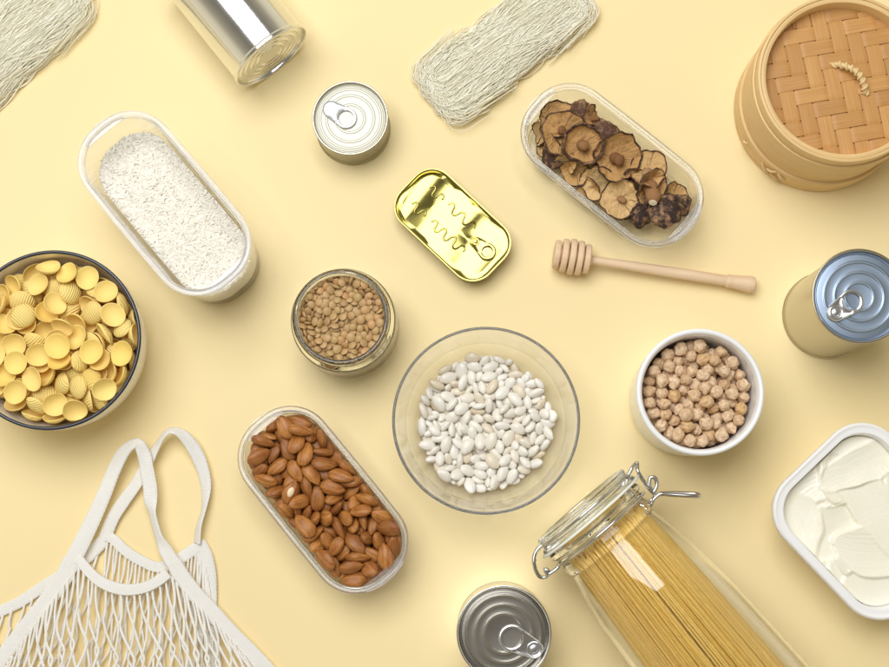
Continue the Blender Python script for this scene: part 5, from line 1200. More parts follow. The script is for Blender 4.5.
MB().lathe(fillet([(0, x + 1), (3.6, x + 1), (3.7, x + 20), (4.6, x + 70), (4.7, LL - 24), (0, LL - 24)], .5, 3), 28, Mx).build('stick', M_BEECH, o, sharp=50)
MB().lathe(fillet([(0, LL - 25), (4.6, LL - 25), (5.8, LL - 23.5), (5.6, LL - 20), (7.2, LL - 5), (6.6, LL - 1), (3.5, LL), (0, LL)], [.4, .8, 1, 5, 1.5, 1.5, 1], 4), 32, Mx).build('end_knob', M_BEECH, o, sharp=50)

# ------------------------------------------------------------------ rice vermicelli bundles
def noodles(label, c, d, hl, hw, hh, n, seed):
    rs = random.Random(seed)
    cw = at(c[0], c[1], 12); e = at(d[0], d[1], 12) - cw
    mb = MB()
    for k in range(n):
        while True:
            w0, h0_ = rs.uniform(-1, 1), rs.uniform(0, 1)
            if .25 < w0 ** 4 + h0_ ** 2.2 < 1: break
        ph = [rs.uniform(0, 100) for _ in range(4)]
        amp = rs.choice((4, 7, 11, 16)); sl = rs.gauss(0, .2)
        l0, l1 = -hl * rs.uniform(.80, .97), hl * rs.uniform(.80, .97)
        pts = []
        m = 24
        for i in range(m + 1):
            t = i / m; u = l0 + (l1 - l0) * t
            end = abs(u) / hl
            lim = hw * (1 + .16 * noise.noise(Vector((u * .03, seed, 3 if w0 > 0 else 8)))) * math.sqrt(max(.05, 1 - .5 * end ** 4))
            w = w0 * hw * .92 + amp * noise.noise(Vector((u * .018 + ph[0], ph[1], 0))) + 3.2 * noise.noise(Vector((u * .05 + ph[0], ph[1], 5))) + sl * u * .6
            if abs(w) > lim: w = math.copysign(lim - .25 * (abs(w) - lim), w)
            hgt = h0_ * hh * (1 - .35 * end ** 3) + 3.4 * noise.noise(Vector((u * .02 + ph[2], ph[3], 0)))
            pts.append(Vector((u, w, max(.6, hgt + .6))))
        for which in (True, False):               # the strand bends back at both ends of the skein
            if rs.random() < .25: continue
            p = pts[-1] if which else pts[0]; dirx = 1 if which else -1
            sg = -1 if p.y > 0 else 1
            if rs.random() < .3 and abs(p.y) < hw * .5: sg = -sg
            rad = rs.uniform(2.5, min(13, hw * .4)); tail = rs.uniform(10, 45); dz = rs.uniform(-3, 3)
            lp = []
            for i in range(1, 8):
                a = PI * i / 7
                lp.append(p + Vector((dirx * rad * 1.15 * math.sin(a), sg * rad * (1 - math.cos(a)), dz * i / 7)))
            lp += [lp[-1] + Vector((-dirx * tail * q, sg * 3 * q * q, dz * q)) for q in (.33, .66, 1)]
            for q in lp: q.z = max(.6, q.z)
            pts = pts + lp if which else list(reversed(lp)) + pts
        mb.tube(pts, rs.uniform(.25, .42), 4, caps=False)
    gap_fill = []  # smooth body added inside so the gaps between strands look bright
    for j in range(15):
        t = j / 14; u = -hl * .86 + 2 * hl * .86 * t; e_ = abs(u) / hl
        w_ = hw * .86 * math.sqrt(max(.03, 1 - .8 * e_ ** 5)); h_ = hh * .62 * (1 - .35 * e_ ** 3)
        gap_fill.append([Vector((u, w_ * math.copysign(abs(math.cos(a)) ** .6, math.cos(a)), max(.4, h_ * math.sin(a) ** .7 if a < PI + 1e-6 else .4) + (1.0 * noise.noise(Vector((u * .1, a * 3, seed))) if 0 < a < PI else 0))) for a in [PI * q / 16 for q in range(17)]])
    mb.loft(gap_fill)
    for k in range(26):
        u0 = rs.uniform(-.85, .5) * hl; ln = rs.uniform(.3, .7) * hl; sg = rs.choice((-1, 1)); bow = rs.uniform(1, 6)
        pts = [Vector((u0 + ln * i / 12, sg * (hw * .93 + bow * math.sin(PI * i / 12)), .8 + 5 * abs(math.cos(PI * i / 12)))) for i in range(13)]
        mb.tube(pts, .4, 4, caps=False)
    o = mb.build('rice_noodles', M_NOODLE, None, sharp=0)
    o.location = (cw.x, cw.y, 0); o.rotation_euler.z = math.atan2(e.y, e.x)
    return tag(o, label, 'noodles')
noodles('skein of thin pale rice noodles beside the mushroom dish', (506, 42), (579, -15), 73, 31, 15, 1700, 1)
noodles('skein of thin pale rice noodles in the corner above the rice canister', (-22, 58), (50, -6), 100, 41, 17, 2400, 2)

# ------------------------------------------------------------------ dried mushrooms
def mushroom(px, py, z, rp, tilt, az, label, fold=.12, stem=None, curl=.16, deep=.55, cut=False, seed=0, flip=False, sq=1.0):
    """rp: radius in photo pixels; tilt (deg) leans the face towards image azimuth az (deg, 0 = right, 90 = up)"""
    rs = random.Random(seed + 100)
    c = at(px, py, z)
    o = thing('dried_mushroom', label, 'mushroom', c)
    r = rp / 1.0
    q = Matrix.Rotation(-MUS.rotation_euler.z, 3, 'Z') @ (Vector((c.x, c.y, 0)) - MUS.location)
    q.x = max(-.077 + r * .00094, min(.077 - r * .00094, q.x)); q.y = max(-.0335 + r * .00096, min(.0335 - r * .00096, q.y))
    q = Matrix.Rotation(MUS.rotation_euler.z, 3, 'Z') @ q + MUS.location
    o.location = (q.x, q.y, c.z)
    o1 = rs.uniform(0, 99)
    n = 44
    prof_cap = [(0, -deep), (.22, -deep * .97), (.45, -deep * .86), (.68, -deep * .62), (.86, -deep * .3), (.96, -.04), (1.0, .06), (.985, curl * .8)] + ([(.93, curl), (.87, curl * .75), (.84, curl * .45)] if curl > .25 else [(.965, curl), (.94, curl * .8), (.925, curl * .5)])
    prof_gill = ([(.86, curl * .5)] if curl > .25 else [(.945, curl * .6), (.9, curl * .2)]) + [(.8, -deep * .06), (.68, -deep * .22), (.5, -deep * .34), (.3, -deep * .4), (.12, -deep * .36), (0, -deep * .36)]
    def warp(p, a):
        rad = math.hypot(p.x, p.y)
        k = 1 + (.20 * noise.noise(Vector((math.cos(a) * 1.1 + o1, math.sin(a) * 1.1, 0))) + .12 * noise.noise(Vector((math.cos(a) * 3.4 + o1, math.sin(a) * 3, 5)))) * rad
        zz = p.z + fold * rad * rad * math.cos(2 * a + o1) + (.20 * rad * noise.noise(Vector((math.cos(a) * 2.6 + o1, math.sin(a) * 2.6, 9))))
        zz += .07 * noise.noise(Vector((p.x * 5 + o1, p.y * 5, 2)))
        return Vector((p.x * k * r, p.y * k * r * sq, zz * r))
    az_ = math.radians(az); T = math.radians(tilt)
    tl = Matrix.Rotation(T, 4, Vector((-math.sin(az_), math.cos(az_), 0)))
    M4 = tl @ Matrix.Rotation(rs.uniform(0, 6.28), 4, 'Z')
    if flip: M4 = tl @ Matrix.Rotation(PI, 4, 'X') @ Matrix.Rotation(rs.uniform(0, 6.28), 4, 'Z')
    def up(prof):
        out = []
        for i in range(len(prof) - 1):
            for q in (0, .5): out.append((prof[i][0] + (prof[i + 1][0] - prof[i][0]) * q, prof[i][1] + (prof[i + 1][1] - prof[i][1]) * q))
        return out + [prof[-1]]
    def lw(prof, mat, name):
        mb = MB()
        mb.lathe(up(prof), n, M4, lambda p, a: warp(p, a))
        mb.build(name, mat, o, sharp=0)
    lw(prof_cap, M_CAP, 'cap'); lw(prof_gill, M_GILL, 'gills')
    if stem:
        sl, sr, lean = stem
        mb = MB(); base = Vector((.02 * r, 0, -deep * .4 * r)); pts = []; rad = []
        for i in range(7):
            t = i / 6
            pts.append(M4 @ (base + Vector((lean * r * t * t + .06 * r * noise.noise(Vector((t * 3, o1, 1))), .1 * r * t + .08 * r * noise.noise(Vector((t * 3, o1, 7))), sl * (.8 if not cut else 1) * r * t)))); rad.append(sr * r * (1.15 - .3 * t + .28 * noise.noise(Vector((t * 4, o1, 3))) + (.12 if i == 5 else 0) - (.25 if i == 6 else 0)))
        mb.tube(pts, rad, 14)
        s_ = mb.build('stem', M_STEM, o, sharp=70)
        if cut:
            tg = (pts[-1] - pts[-2]).normalized()
            mb = MB().tube([pts[-1] - tg * .3, pts[-1] + tg * .4, pts[-1] + tg * .6], [rad[-1] * 1.02, rad[-1] * .98, rad[-1] * .3], 14)
            mb.build('cut_end', M_STEMCUT, s_, sharp=50)
    return o
G = [
 (556, 119, 29, 18, 14, 120, 'large dried mushroom with smooth tan underside, at the top left end of its dish', dict(fold=.12, curl=.10, deep=.4)),
 (563, 133, 36, 19, 16, 300, 'dried mushroom with pale crackled tan gills and a small stem stub', dict(fold=.2, curl=.12, deep=.5, stem=(.42, .16, .1))),
 (583, 145, 40, 18, 8, 260, 'dried mushroom with a thick dark curled in edge and a round pale stem', dict(fold=.04, curl=.34, deep=.5, stem=(.72, .24, 0.0))),
 (582, 108, 30, 9.5, 20, 100, 'small dark dried mushroom cap behind the crackled one', dict(flip=True, deep=.6)),
 (593, 118, 33, 10.5, 50, 20, 'small curled pinkish tan dried mushroom by the upper edge of its dish', dict(fold=.4, curl=.2, stem=(.8, .2, .3))),
 (608, 129, 30, 13, 25, 60, 'dark speckled dried mushroom cap by the upper edge of its dish', dict(flip=True, deep=.75, fold=.2)),
 (541, 134, 24, 10, 50, 190, 'small brown dried mushroom pressed to the left end of its dish', dict(fold=.35)),
 (551, 158, 22, 11, 55, 200, 'dark folded dried mushroom with a wrinkled skin by the lower left edge of its dish', dict(fold=.3, flip=True, deep=.7)),
 (574, 172, 27, 12, 40, 250, 'frilly pale edged dried mushroom by the lower edge of its dish', dict(fold=.4, curl=.05)),
 (617, 158, 40, 20.5, 12, 300, 'large dried mushroom with orange brown gills and a dark round stem stub', dict(fold=.25, curl=.2, deep=.6, stem=(.62, .2, -.15))),
 (636, 141, 23, 13, 20, 60, 'dark dried mushroom cap lying behind the one with orange brown gills', dict(flip=True, deep=.5, fold=.2)),
 (654, 164, 38, 18.5, 18, 80, 'dried mushroom with a wavy dark edge and ochre gills on the right', dict(fold=.22, curl=.14, deep=.4, sq=.85, stem=(.35, .2, -.4))),
 (652, 187, 39, 17.5, 38, 330, 'cup shaped golden dried mushroom with a cut white stem end', dict(fold=.08, curl=.08, deep=.7, sq=.75, stem=(.85, .36, .75), cut=True)),
 (620, 199, 36, 16.5, 16, 250, 'tan dried mushroom with a slit stem scar by the lower edge of its dish', dict(fold=.3, curl=.14, deep=.55, stem=(.22, .16, .3))),
 (632, 178, 33, 10, 60, 330, 'small tan dried mushroom squeezed between larger ones at the centre', dict(fold=.3, stem=(.9, .3, .2))),
 (641, 212, 28, 13, 20, 250, 'dark wrinkled dried mushroom cap at the lower edge next to the reddish one', dict(flip=True, deep=.7, fold=.3)),
 (665, 209, 33, 17, 30, 90, 'dark reddish dried mushroom with a squared cut stem at the right end', dict(flip=True, deep=.62, fold=.12)),
 (597, 183, 30, 15, 28, 230, 'brown gilled dried mushroom under its neighbours at the lower edge', dict(fold=.2, curl=.1)),
 (589, 189, 24, 10, 40, 220, 'small dark dried mushroom low against the lower wall of its dish', dict(fold=.3)),
 (676, 196, 22, 12, 20, 0, 'small brown dried mushroom low in the right end of its dish', dict(fold=.2)),
 (548, 146, 26, 11, 35, 200, 'small brown curled dried mushroom against the left part of the lower wall', dict(fold=.35, stem=(.7, .2, .2))),
 (566, 163, 30, 10, 60, 240, 'small tan folded dried mushroom just below the thick edged one', dict(fold=.4, curl=.06)),
 (606, 195, 20, 10, 50, 240, 'narrow folded dark dried mushroom near the middle of the lower wall', dict(fold=.4, flip=True)),
 (630, 208, 24, 10, 45, 250, 'small ragged dried mushroom beneath the slit stemmed one', dict(fold=.35)),
 (682, 205, 24, 10, 30, 20, 'small dark dried mushroom tucked in at the far right end', dict(flip=True, fold=.3)),
 (572, 152, 13, 14, 10, 0, 'dried mushroom almost buried beneath the dark curled one', dict(flip=True)),
 (600, 150, 13, 14, 10, 90, 'dried mushroom almost buried below the middle of the heap', dict(flip=True)),
 (634, 165, 13, 14, 10, 0, 'dried mushroom almost buried under the ochre gilled one', dict(flip=True)),
 (647, 203, 18, 14, 10, 0, 'dried mushroom almost buried under the golden cup', dict(flip=True)),
 (612, 183, 14, 13, 10, 0, 'dried mushroom almost buried beside the slit stemmed one', dict(flip=True)),
]
for i, (px, py, z, rp, tl, az, lab, kw) in enumerate(G): mushroom(px, py, z, rp, tl, az, lab, seed=i, **kw)

# ------------------------------------------------------------------ clip top jar of spaghetti, lying down
JZ = 56.5
j0 = at(590.3, 517, JZ); j1 = at(590.3 + 100 * .648, 517 + 100 * .762, JZ)
ja = math.atan2((j1 - j0).y, (j1 - j0).x)
jar = thing('clip_top_jar', 'large clear clip top glass jar lying on its side, packed with spaghetti', 'jar', (j0.x, j0.y, 0), ja)
JM = Matrix.Translation((0, 0, JZ)) @ Matrix.Rotation(PI / 2, 4, 'Y')      # lathe axis -> +x (towards the jar's bottom)
prof = fillet([(36, 2.0), (38.5, 1.2), (43, 1.2), (45.5, 3.5), (45.5, 7), (42.5, 9), (41.8, 15), (43.4, 19), (43.6, 22), (41.2, 26), (42, 31), (45.5, 46), (49.5, 72), (52.5, 110), (55, 190), (55.6, 262), (52, 271), (42, 273), (0, 271.5),
               (0, 267), (40, 268), (48, 266), (51.8, 258), (51.4, 190), (48.8, 110), (45.8, 72), (41.8, 46), (38.2, 31), (37.2, 26), (36.6, 18), (36, 2.0)],
              [1, 1, 1.2, 1, 1, 2, 2, 1, 1.5, 3, 6, 12, 15, 20, 4, 3, 2, 0, 0, 3, 4, 4, 20, 15, 12, 8, 4, 3, 3], 4)
MB().lathe(prof, 128, JM).build('glass_body', M_GLASS, jar, sharp=50, weld=True)
prof = fillet([(0, -11.5), (36, -11.5), (40, -13.2), (43.6, -13), (44.6, -10.8), (43.4, -8.4), (42.2, -6), (46.6, -3.4), (47.4, -1.6), (45.5, -.9), (36, -.9), (35, 3), (31, 4), (0, 3)],
              [3, 1.5, 1, 1, 1, 1.5, 1.2, .7, .5, 1, 1, 1], 4)
MB().lathe(prof, 112, JM).build('glass_lid', M_GLASSG, jar, sharp=50)
prof = fillet([(37, -.8), (49.2, -.8), (49.6, .1), (49.2, 1.0), (37, 1.0), (37, -.8)], .3, 3)
MB().lathe(prof, 112, JM).build('rubber_seal', M_RUBBER, jar, sharp=50)
def J(px, py, dz=0.0):
    """photo point -> jar local mm at axis height + dz"""
    p = at(px, py, JZ + dz) - jar.location
    p = Matrix.Rotation(-ja, 4, 'Z') @ p
    return Vector((p.x * 1000, p.y * 1000, JZ + dz))
wire = []
mb = MB()
ringp = lambda r, x, k, n=64: Vector((x, r * math.cos(2 * PI * k / n), JZ + r * math.sin(2 * PI * k / n)))
mb.tube([ringp(44.8, 12.2, k) for k in range(64)], 1.25, 8, closed=True)
mb.build('neck_wire', M_WIRE, jar, sharp=0)
mb = MB()
mb.tube([ringp(44.6, -7.2, k) for k in range(64)], 1.15, 8, closed=True)
mb.build('lid_wire', M_WIRE, jar, sharp=0)
# hinge on the upper right, latch lever
mb = MB()
for dz in (9, -9):
    mb.tube(spline([J(628, 476, dz), J(632, 468, dz), J(637, 463, dz * .6), J(637.5, 470, dz), J(641, 477, dz), J(648, 487, dz), J(653, 492, dz), J(657, 485, dz), J(655, 478, dz), J(650, 478, dz), J(650, 487, dz), J(655, 496, dz), J(650, 501, dz)], 6), 1.55, 8)
mb.tube([J(637, 463, 8), J(637, 463, -8)], 1.55, 8)
mb.tube(spline([J(640, 503, 7), J(645, 507, 7), J(651, 505, 9), J(654, 499, 10), J(660, 494, 10), J(664, 494.5, 10)], 6), 1.6, 8)
mb.build('hinge_wire', M_WIRE, jar, sharp=0)
mb = MB()
for dz in (8,):
    mb.tube(spline([J(657, 497, dz), J(661, 493.5, dz), J(670, 494.5, dz), J(697, 496, dz), J(697.5, 495, dz - 6), J(696, 494, -6), J(670, 493, -7), J(657, 495, -8)], 6), 1.7, 8)
mb.build('lever', M_WIRE, jar, sharp=0)
mb = MB()
for dz in (8, -8):
    mb.tube(spline([J(549, 548, dz), J(541, 546, dz), J(534.5, 555, dz), J(534.5, 566, dz), J(539, 576, dz * .7), J(546, 577, dz * .7), J(549, 572, dz), J(545, 569, dz), J(548, 574, dz), J(555, 570, dz), J(559, 566, dz)], 6), 1.55, 8)
mb.tube([J(534.5, 560, 8), J(534.5, 560, -8)], 1.55, 8)
mb.build('latch_loop', M_WIRE, jar, sharp=0)
# spaghetti
rs = random.Random(4)
tmp = []
for v in range(4):
    mb = MB(); ph = rs.uniform(0, 9)
    mb.tube([(x, .9 * math.sin(x * .012 + ph) , .7 * math.sin(x * .009 + ph * 2)) for x in range(0, 241, 12)], .98, 8)
    tmp.append(mb.mesh('spaghetti_strand', M_SPAG, sharp=60))
pos = []
pitch_ = 1.98
cands = []
BR = 44.5
for rI in range(int(2 * BR / (pitch_ * .87))):
    zq = -BR + rI * pitch_ * .87
    w = math.sqrt(max(0, BR ** 2 - zq ** 2)); nn = int(2 * w / pitch_)
    for i in range(nn + 1):
        y = -w + (2 * w) * (i / max(nn, 1))
        cands.append((y, zq, BR - math.hypot(y, zq)))
cands = [c for c in cands if c[1] > -32]
seen_first = sorted(cands, key=lambda c: c[2] - (.25 * c[1] if c[1] > 0 else .6 * c[1]))
top = seen_first[:300]
jq = Matrix.Rotation(ja, 4, 'Z')
def strand_ends(y, zq):
    # narrow at the neck, fanning out below
    return y * .785 + .6, y * 1.06 - 6.0, JZ - 1.0 + zq * .785, JZ - 4.0 + zq * 1.0
for i, (y, zq, dp) in enumerate(top):
    o = bpy.data.objects.new('spaghetti_strand', tmp[i % 4])
    COL.objects.link(o)
    y0, y1, z0, z1 = strand_ends(y, zq)
    y0 += rs.uniform(-.25, .25); y1 += rs.uniform(-.6, .6); z0 += rs.uniform(-.2, .2); z1 += rs.uniform(-.4, .4)
    o.location = jar.location + jq @ (Vector((17 + rs.uniform(-4, 4), y0, z0)) * .001)
    o.rotation_euler = (0, -math.atan2(z1 - z0, 240), ja + math.atan2(y1 - y0, 240))
    tag(o, 'long thin yellow spaghetti strand inside the clip top jar', 'spaghetti', 'spaghetti strands in the clip top jar')

mb = MB()
for y, zq, dp in seen_first[300:]:
    y0, y1, z0, z1 = strand_ends(y, zq)
    pts = [(17 + 60 * k, y0 + (y1 - y0) * k / 4, z0 + (z1 - z0) * k / 4) for k in range(5)]
    mb.tube(pts, .98, 6)
o = mb.build('spaghetti', M_SPAG, None, sharp=60)
o.location = jar.location; o.rotation_euler.z = ja
tag(o, 'core of the spaghetti bundle filling the clip top jar', 'spaghetti', kind='stuff')

# ------------------------------------------------------------------ tub of butter
UC = at(871.5, 520.5, 46)
ua = axis_angle((783, 487), (835, 437), 46)      # along the upper left edge
tub = thing('plastic_tub', 'white open plastic tub of soft butter', 'tub', (UC.x, UC.y, 0), ua)
ta, tb, tr = 60.5, 69.0, 33.0
rings = []
def tring(d, z): rings.append(rrect(ta - d, tb - d, tr - d * .8, z, 12))
tring(22, .8); tring(15, .2); tring(12.5, 1.2); tring(11.5, 4)
tring(7.2, 34); tring(7.0, 35.5); tring(1.2, 36.4); tring(.2, 37.2); tring(0, 40); tring(0, 44); tring(.5, 45.4); tring(1.8, 46); tring(3.2, 45.2); tring(4.6, 44.6); tring(6.4, 45.0); tring(7.6, 44.6); tring(8.2, 43)
tring(8.9, 34); tring(13.5, 6); tring(15, 3); tring(24, 2.6)
MB().loft(rings).build('tub_body', M_WHITEPL, tub, sharp=50)
rb_ = random.Random(21)
STROKES = []
for k in range(26):
    STROKES.append((rb_.uniform(-55, 55), rb_.uniform(-62, 62), rb_.uniform(0, 2 * PI) if k % 3 else rb_.gauss(.9, .4), rb_.uniform(26, 58), rb_.uniform(15, 28), rb_.uniform(-.07, .07), rb_.uniform(-1.6, 1.8), rb_.uniform(-.010, .010), k))
def butter_z(x, y):
    wx = x + 2.2 * noise.noise(Vector((x * .06, y * .06, 11))); wy = y + 2.2 * noise.noise(Vector((x * .06, y * .06, 17)))
    z = 36.0 + 1.2 * noise.noise(Vector((x * .03, y * .03, 1)))
    line = 0.0
    for cx, cy, an, ln, wd, tl, off, bend, k in STROKES:      # every pass of the knife leaves a hollow that cuts the ones before it
        dx, dy = wx - cx, wy - cy
        u = dx * math.cos(an) + dy * math.sin(an); v = -dx * math.sin(an) + dy * math.cos(an)
        v += bend * u * u
        q = (u / ln) ** 2 + (v / wd) ** 2
        if q > 1.25: continue
        hollow = 34.4 + off + tl * u + 3.4 * (v / wd) ** 2 + 1.2 * (u / ln) ** 2
        hollow += .035 * math.sin(v * 1.9 + k) + .16 * noise.noise(Vector((u * .02, v * .55, k)))
        f = 1 - q
        w = max(0.0, min(1.0, f / (.05 if v > 0 else .16)))
        lip = .9 * math.exp(-((q - 1.02) / .06) ** 2) if v > 0 else 0
        z = z * (1 - w) + hollow * w + lip
    return z + .12 * noise.noise(Vector((x * .5, y * .5, 3)))
mb = MB(); rows = []
for k in range(110):
    f = k / 109
    d = 9.6 + f * (ta - 10.2)
    sc_ = 1 - f * .985
    ring = [Vector((p.x * sc_, p.y * sc_, 0)) for p in rrect(ta - 9.7, tb - 9.7, tr - 8, 0, 18, 0, 34)]
    rows.append([Vector((p.x, p.y, min(butter_z(p.x, p.y), 42))) for p in ring])
rows = [[Vector((p.x * .94, p.y * .94, 6)) for p in rows[0]]] + rows
mb.loft(rows)
bt = mb.build('butter', M_BUTTER, None, sharp=0)
bt.location = (UC.x, UC.y, 0); bt.rotation_euler.z = ua
tag(bt, 'pale creamy butter with knife swirls inside the white tub', 'butter')

# ------------------------------------------------------------------ string bag
bag = thing('net_bag', 'white cotton string bag with knitted handles, lying flat', 'bag', at(120, 600, 0))
B0 = bag.location
def W(px, py, z): return (at(px, py, z) - B0) * 1000
def band(name, pts, width, thick=1.6, twist=None, mat=M_KNIT, n=16):
    """pts: (px, py, z); twist: list of (index position 0..1, roll in degrees)"""
    c = spline([W(*p) for p in pts], n)
    m = len(c); ups = []
    for i in range(m):
        f = i / (m - 1); roll = 0
        if twist:
            for (f0, r0), (f1, r1) in zip(twist, twist[1:]):
                if f0 <= f <= f1:
                    q = (f - f0) / (f1 - f0 + 1e-9); q = q * q * (3 - 2 * q); roll = r0 + (r1 - r0) * q
        t = (c[min(i + 1, m - 1)] - c[max(i - 1, 0)]).normalized()
        up = Matrix.Rotation(math.radians(roll), 3, t) @ Vector((0, 0, 1))
        ups.append(up)
    wl = width if not isinstance(width, (list, tuple)) else None
    if wl is None:
        wl = []
        for i in range(m):
            f = i / (m - 1) * (len(width) - 1); k = min(int(f), len(width) - 2)
            wl.append(width[k] + (width[k + 1] - width[k]) * (f - k) + .45 * math.sin(i * 2.1))
    mb = MB().ribbon(c, wl, thick, ups)
    return mb.build(name, mat, bag, sharp=60)
# back side first (lower), then the front
band('handle', [(104, 540, 4), (113, 518, 5), (124, 501, 6), (136, 484, 7), (147, 464, 9), (156, 448, 12), (165, 434, 15), (174, 430.5, 16), (184, 436, 14), (194, 449, 10), (202, 467, 7), (206, 487, 6), (204, 508, 7), (199, 526, 8), (197, 543, 6)],
     [11, 11, 11, 10.5, 10.5, 10.5, 10.5, 10, 10, 11, 11, 10.5, 10, 10, 10], 1.7, [(0, 0), (.25, -12), (.42, -62), (.5, -58), (.62, -15), (.75, 20), (.88, 62), (1, 50)])
band('hem', [(104, 536, 4), (113, 539, 4.5), (126, 551, 5), (142, 561, 5), (158, 567, 5), (174, 562, 5), (187, 554, 5), (197, 547, 5)], [8, 8.5, 9, 9, 9, 9.5, 10, 10], 2.0)
band('edge_band', [(197, 543, 4.5), (204, 556, 4.5), (209, 573, 4), (211.5, 592, 3.5), (212, 612, 3), (214, 640, 3), (220, 690, 3)], [14, 14, 12, 9, 8, 8, 8], 1.8)
band('edge_band', [(104, 540, 4), (88, 556, 4), (68, 571, 3.5), (44, 586, 3), (20, 602, 3), (-6, 614, 3), (-50, 634, 3)], [11, 11, 10, 9.5, 9.5, 9.5, 9.5], 1.8)
band('handle', [(72, 562, 12), (83, 540, 12.5), (95, 515, 13), (105, 492, 14), (114, 470, 15.5), (123, 453, 18), (132, 444.5, 20), (139, 444.5, 20), (144, 455, 18), (147, 470, 16), (150, 487, 15), (151, 503, 15), (154, 520, 15), (159, 537, 15), (166, 551, 14.5), (174, 565, 14)],
     [14, 14, 13, 12.5, 12, 11.5, 11, 10.5, 11, 12, 12, 11.5, 9.5, 9.5, 11, 12], 1.8, [(0, 0), (.3, -10), (.42, -38), (.5, -30), (.58, 5), (.7, 0), (.78, 50), (.86, 45), (.95, 0), (1, 0)])
band('hem', [(78, 558, 13.5), (86, 568, 14), (97, 579, 14.5), (111, 586.5, 15), (126, 589.5, 15), (142, 588, 15), (156, 582, 15), (168, 573, 15.5)], [8, 8.5, 9, 9.5, 9.5, 9, 9, 9], 2.4)
band('edge_band', [(72, 560, 12), (62, 580, 11), (48, 599, 10), (31, 620, 9), (14, 642, 8), (-4, 665, 8), (-34, 704, 8)], [15, 15, 14, 13, 13, 13, 13], 1.8)
band('edge_band', [(173, 562, 14.2), (183, 578, 13), (197, 596, 12), (213, 613, 11), (231, 634, 10), (249, 652, 9), (268, 672, 8), (300, 706, 8)], [12.5, 13, 13, 13, 14, 14, 14, 14], 1.8)
def poly(pts):
    L = [0]
    for a, b in zip(pts, pts[1:]): L.append(L[-1] + math.hypot(b[0] - a[0], b[1] - a[1]))
    def f(u):
        d = u * L[-1]
        for i in range(len(pts) - 1):
            if d <= L[i + 1] + 1e-9:
                q = (d - L[i]) / (L[i + 1] - L[i]); return tuple(pts[i][k] + (pts[i + 1][k] - pts[i][k]) * q for k in range(2))
        return pts[-1][:2]
    return f
def net(top, bottom, ncord, zt, zb, seed, amp, rows, rad=.85, vend=1.0, bulge=8):
    T, Bf = poly(top), poly(bottom); rs = random.Random(seed); mb = MB()
    for i in range(ncord):
        u = (i + .5) / ncord
        pts = []; m = rows * 6
        ju = rs.uniform(-.3, .3) / ncord; sgn = 1 if i % 2 else -1
        for k in range(m + 1):
            v = k / m * vend
            tri = abs(((v * rows) % 2) - 1) * 2 - 1                # zigzag: neighbouring cords meet in knots
            uu = u + ju * (1 - v) + sgn * tri * (.5 / ncord) * min(1, v * 4.5) * amp
            uu += .008 * math.sin(u * 61 + seed) * min(1, v * 1.5) + .03 * noise.noise(Vector((u * 7 + seed, v * 3, 1)))
            uu = max(0, min(1, uu))
            a, b = T(max(0, min(1, u * .35 + uu * .65))), Bf(uu)
            sag = v ** 1.12
            x = a[0] + (b[0] - a[0]) * sag; y = a[1] + (b[1] - a[1]) * v
            x += (2.2 * noise.noise(Vector((u * 11 + seed, v * 5, 8))) + 4 * noise.noise(Vector((x * .035, y * .03, seed)))) * min(1, v * 3)
            y += 4 * noise.noise(Vector((x * .04, y * .04, seed + 5))) * min(1, v * 3)
            z = zt + (zb - zt) * v + bulge * (.5 + .5 * noise.noise(Vector((u * 5, v * 4, seed)))) * min(1, v * 3) + .7 * sgn * tri
            pts.append(W(x, y, max(1.0, z)))
        mb.tube(spline(pts, 2), rad * rs.uniform(.85, 1.12), 6)
    return mb
a = net([(106, 540), (126, 553), (150, 564), (174, 564), (196, 552), (206, 566), (211, 600)], [(64, 760), (110, 770), (160, 775), (200, 770), (236, 740)], 36, 4.5, 3, 3, 1.3, 7, rad=1.0, bulge=2)
b = net([(4, 668), (40, 616), (66, 580), (80, 565), (95, 582), (111, 590), (126, 593), (142, 591), (158, 584), (170, 574), (190, 598), (214, 622), (246, 658)], [(-70, 800), (20, 820), (100, 825), (170, 825), (240, 810), (330, 770)], 46, 13, 5, 9, 2.1, 7, rad=1.15, bulge=8)
k = len(a.v)
a.v += b.v; a.st += b.st; a.tone += b.tone; a.f += [tuple(i + k for i in f) for f in b.f]
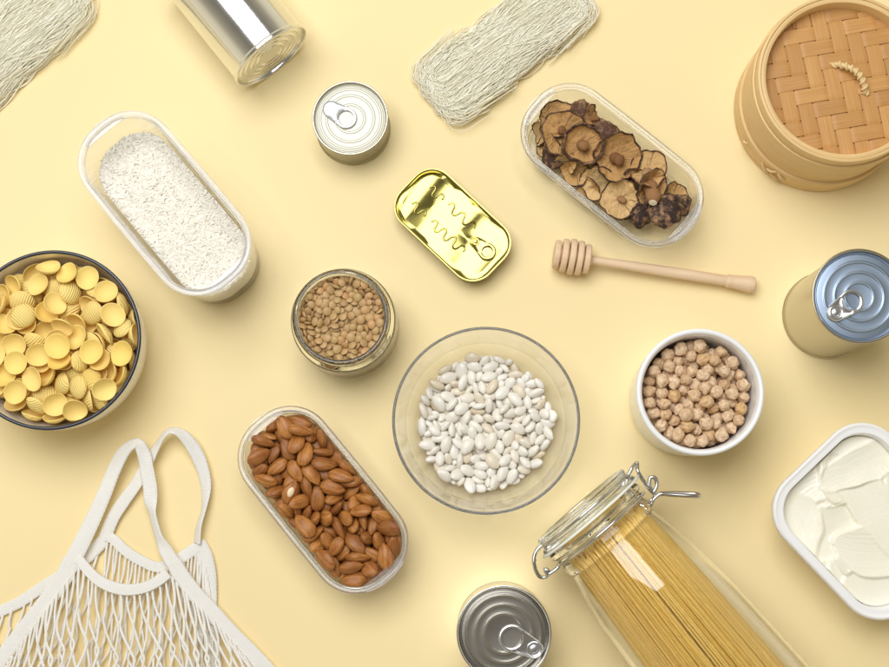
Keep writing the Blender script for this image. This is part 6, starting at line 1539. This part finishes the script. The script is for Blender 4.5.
b = net([(100, 548), (70, 574), (40, 594), (8, 611), (-30, 630)], [(60, 690), (20, 720), (-20, 740), (-60, 760)], 14, 3.5, 3, 21, 1.2, 6, rad=1.1, bulge=2)
k = len(a.v)
a.v += b.v; a.st += b.st; a.tone += b.tone; a.f += [tuple(i + k for i in f) for f in b.f]
a.build('net', M_CORD, bag, sharp=0)

# ------------------------------------------------------------------ light
def area(name, loc, target, size, power, col, sy=None):
    l = bpy.data.lights.new(name, 'AREA'); l.energy = power; l.color = col
    l.shape = 'RECTANGLE' if sy else 'SQUARE'; l.size = size
    if sy: l.size_y = sy
    o = bpy.data.objects.new(name, l); COL.objects.link(o)
    o.location = loc
    o.rotation_euler = (Vector(target) - Vector(loc)).to_track_quat('-Z', 'Y').to_euler()
    return o
area('key_softbox', (-.30, .62, 1.55), (0, .12, 0), 1.2, 27.6, (.985, .99, 1.0), 1.1)

w = bpy.data.worlds.new('World'); S.world = w; w.use_nodes = True
nt = w.node_tree; bg = nt.nodes['Background']
tc = nt.nodes.new('ShaderNodeTexCoord'); sp = nt.nodes.new('ShaderNodeSeparateXYZ'); nt.links.new(tc.outputs['Generated'], sp.inputs[0])
rp = nt.nodes.new('ShaderNodeValToRGB'); nt.links.new(sp.outputs[2], rp.inputs[0])
e = rp.color_ramp.elements
for q, c in ((0.0, (1.0, .90, .66, 1)), (.3, (.86, .77, .56, 1)), (.5, (.46, .41, .30, 1)), (.75, (.245, .22, .17, 1)), (1.0, (.215, .20, .17, 1))):
    x = e[0] if q == 0.0 else (e[-1] if q == 1.0 else e.new(q))
    x.position = q; x.color = c
nt.links.new(rp.outputs[0], bg.inputs[0]); bg.inputs[1].default_value = .88

S.view_settings.view_transform = 'Standard'
S.view_settings.look = 'None'
S.view_settings.gamma = 1.0
S.view_settings.exposure = 0.0
S.render.engine = 'CYCLES'
cy = S.cycles
cy.use_denoising = True
cy.max_bounces = 32; cy.transmission_bounces = 20; cy.glossy_bounces = 8; cy.diffuse_bounces = 16; cy.transparent_max_bounces = 64
cy.caustics_refractive = True; cy.caustics_reflective = True
cy.sample_clamp_indirect = 10.0
cy.blur_glossy = .3
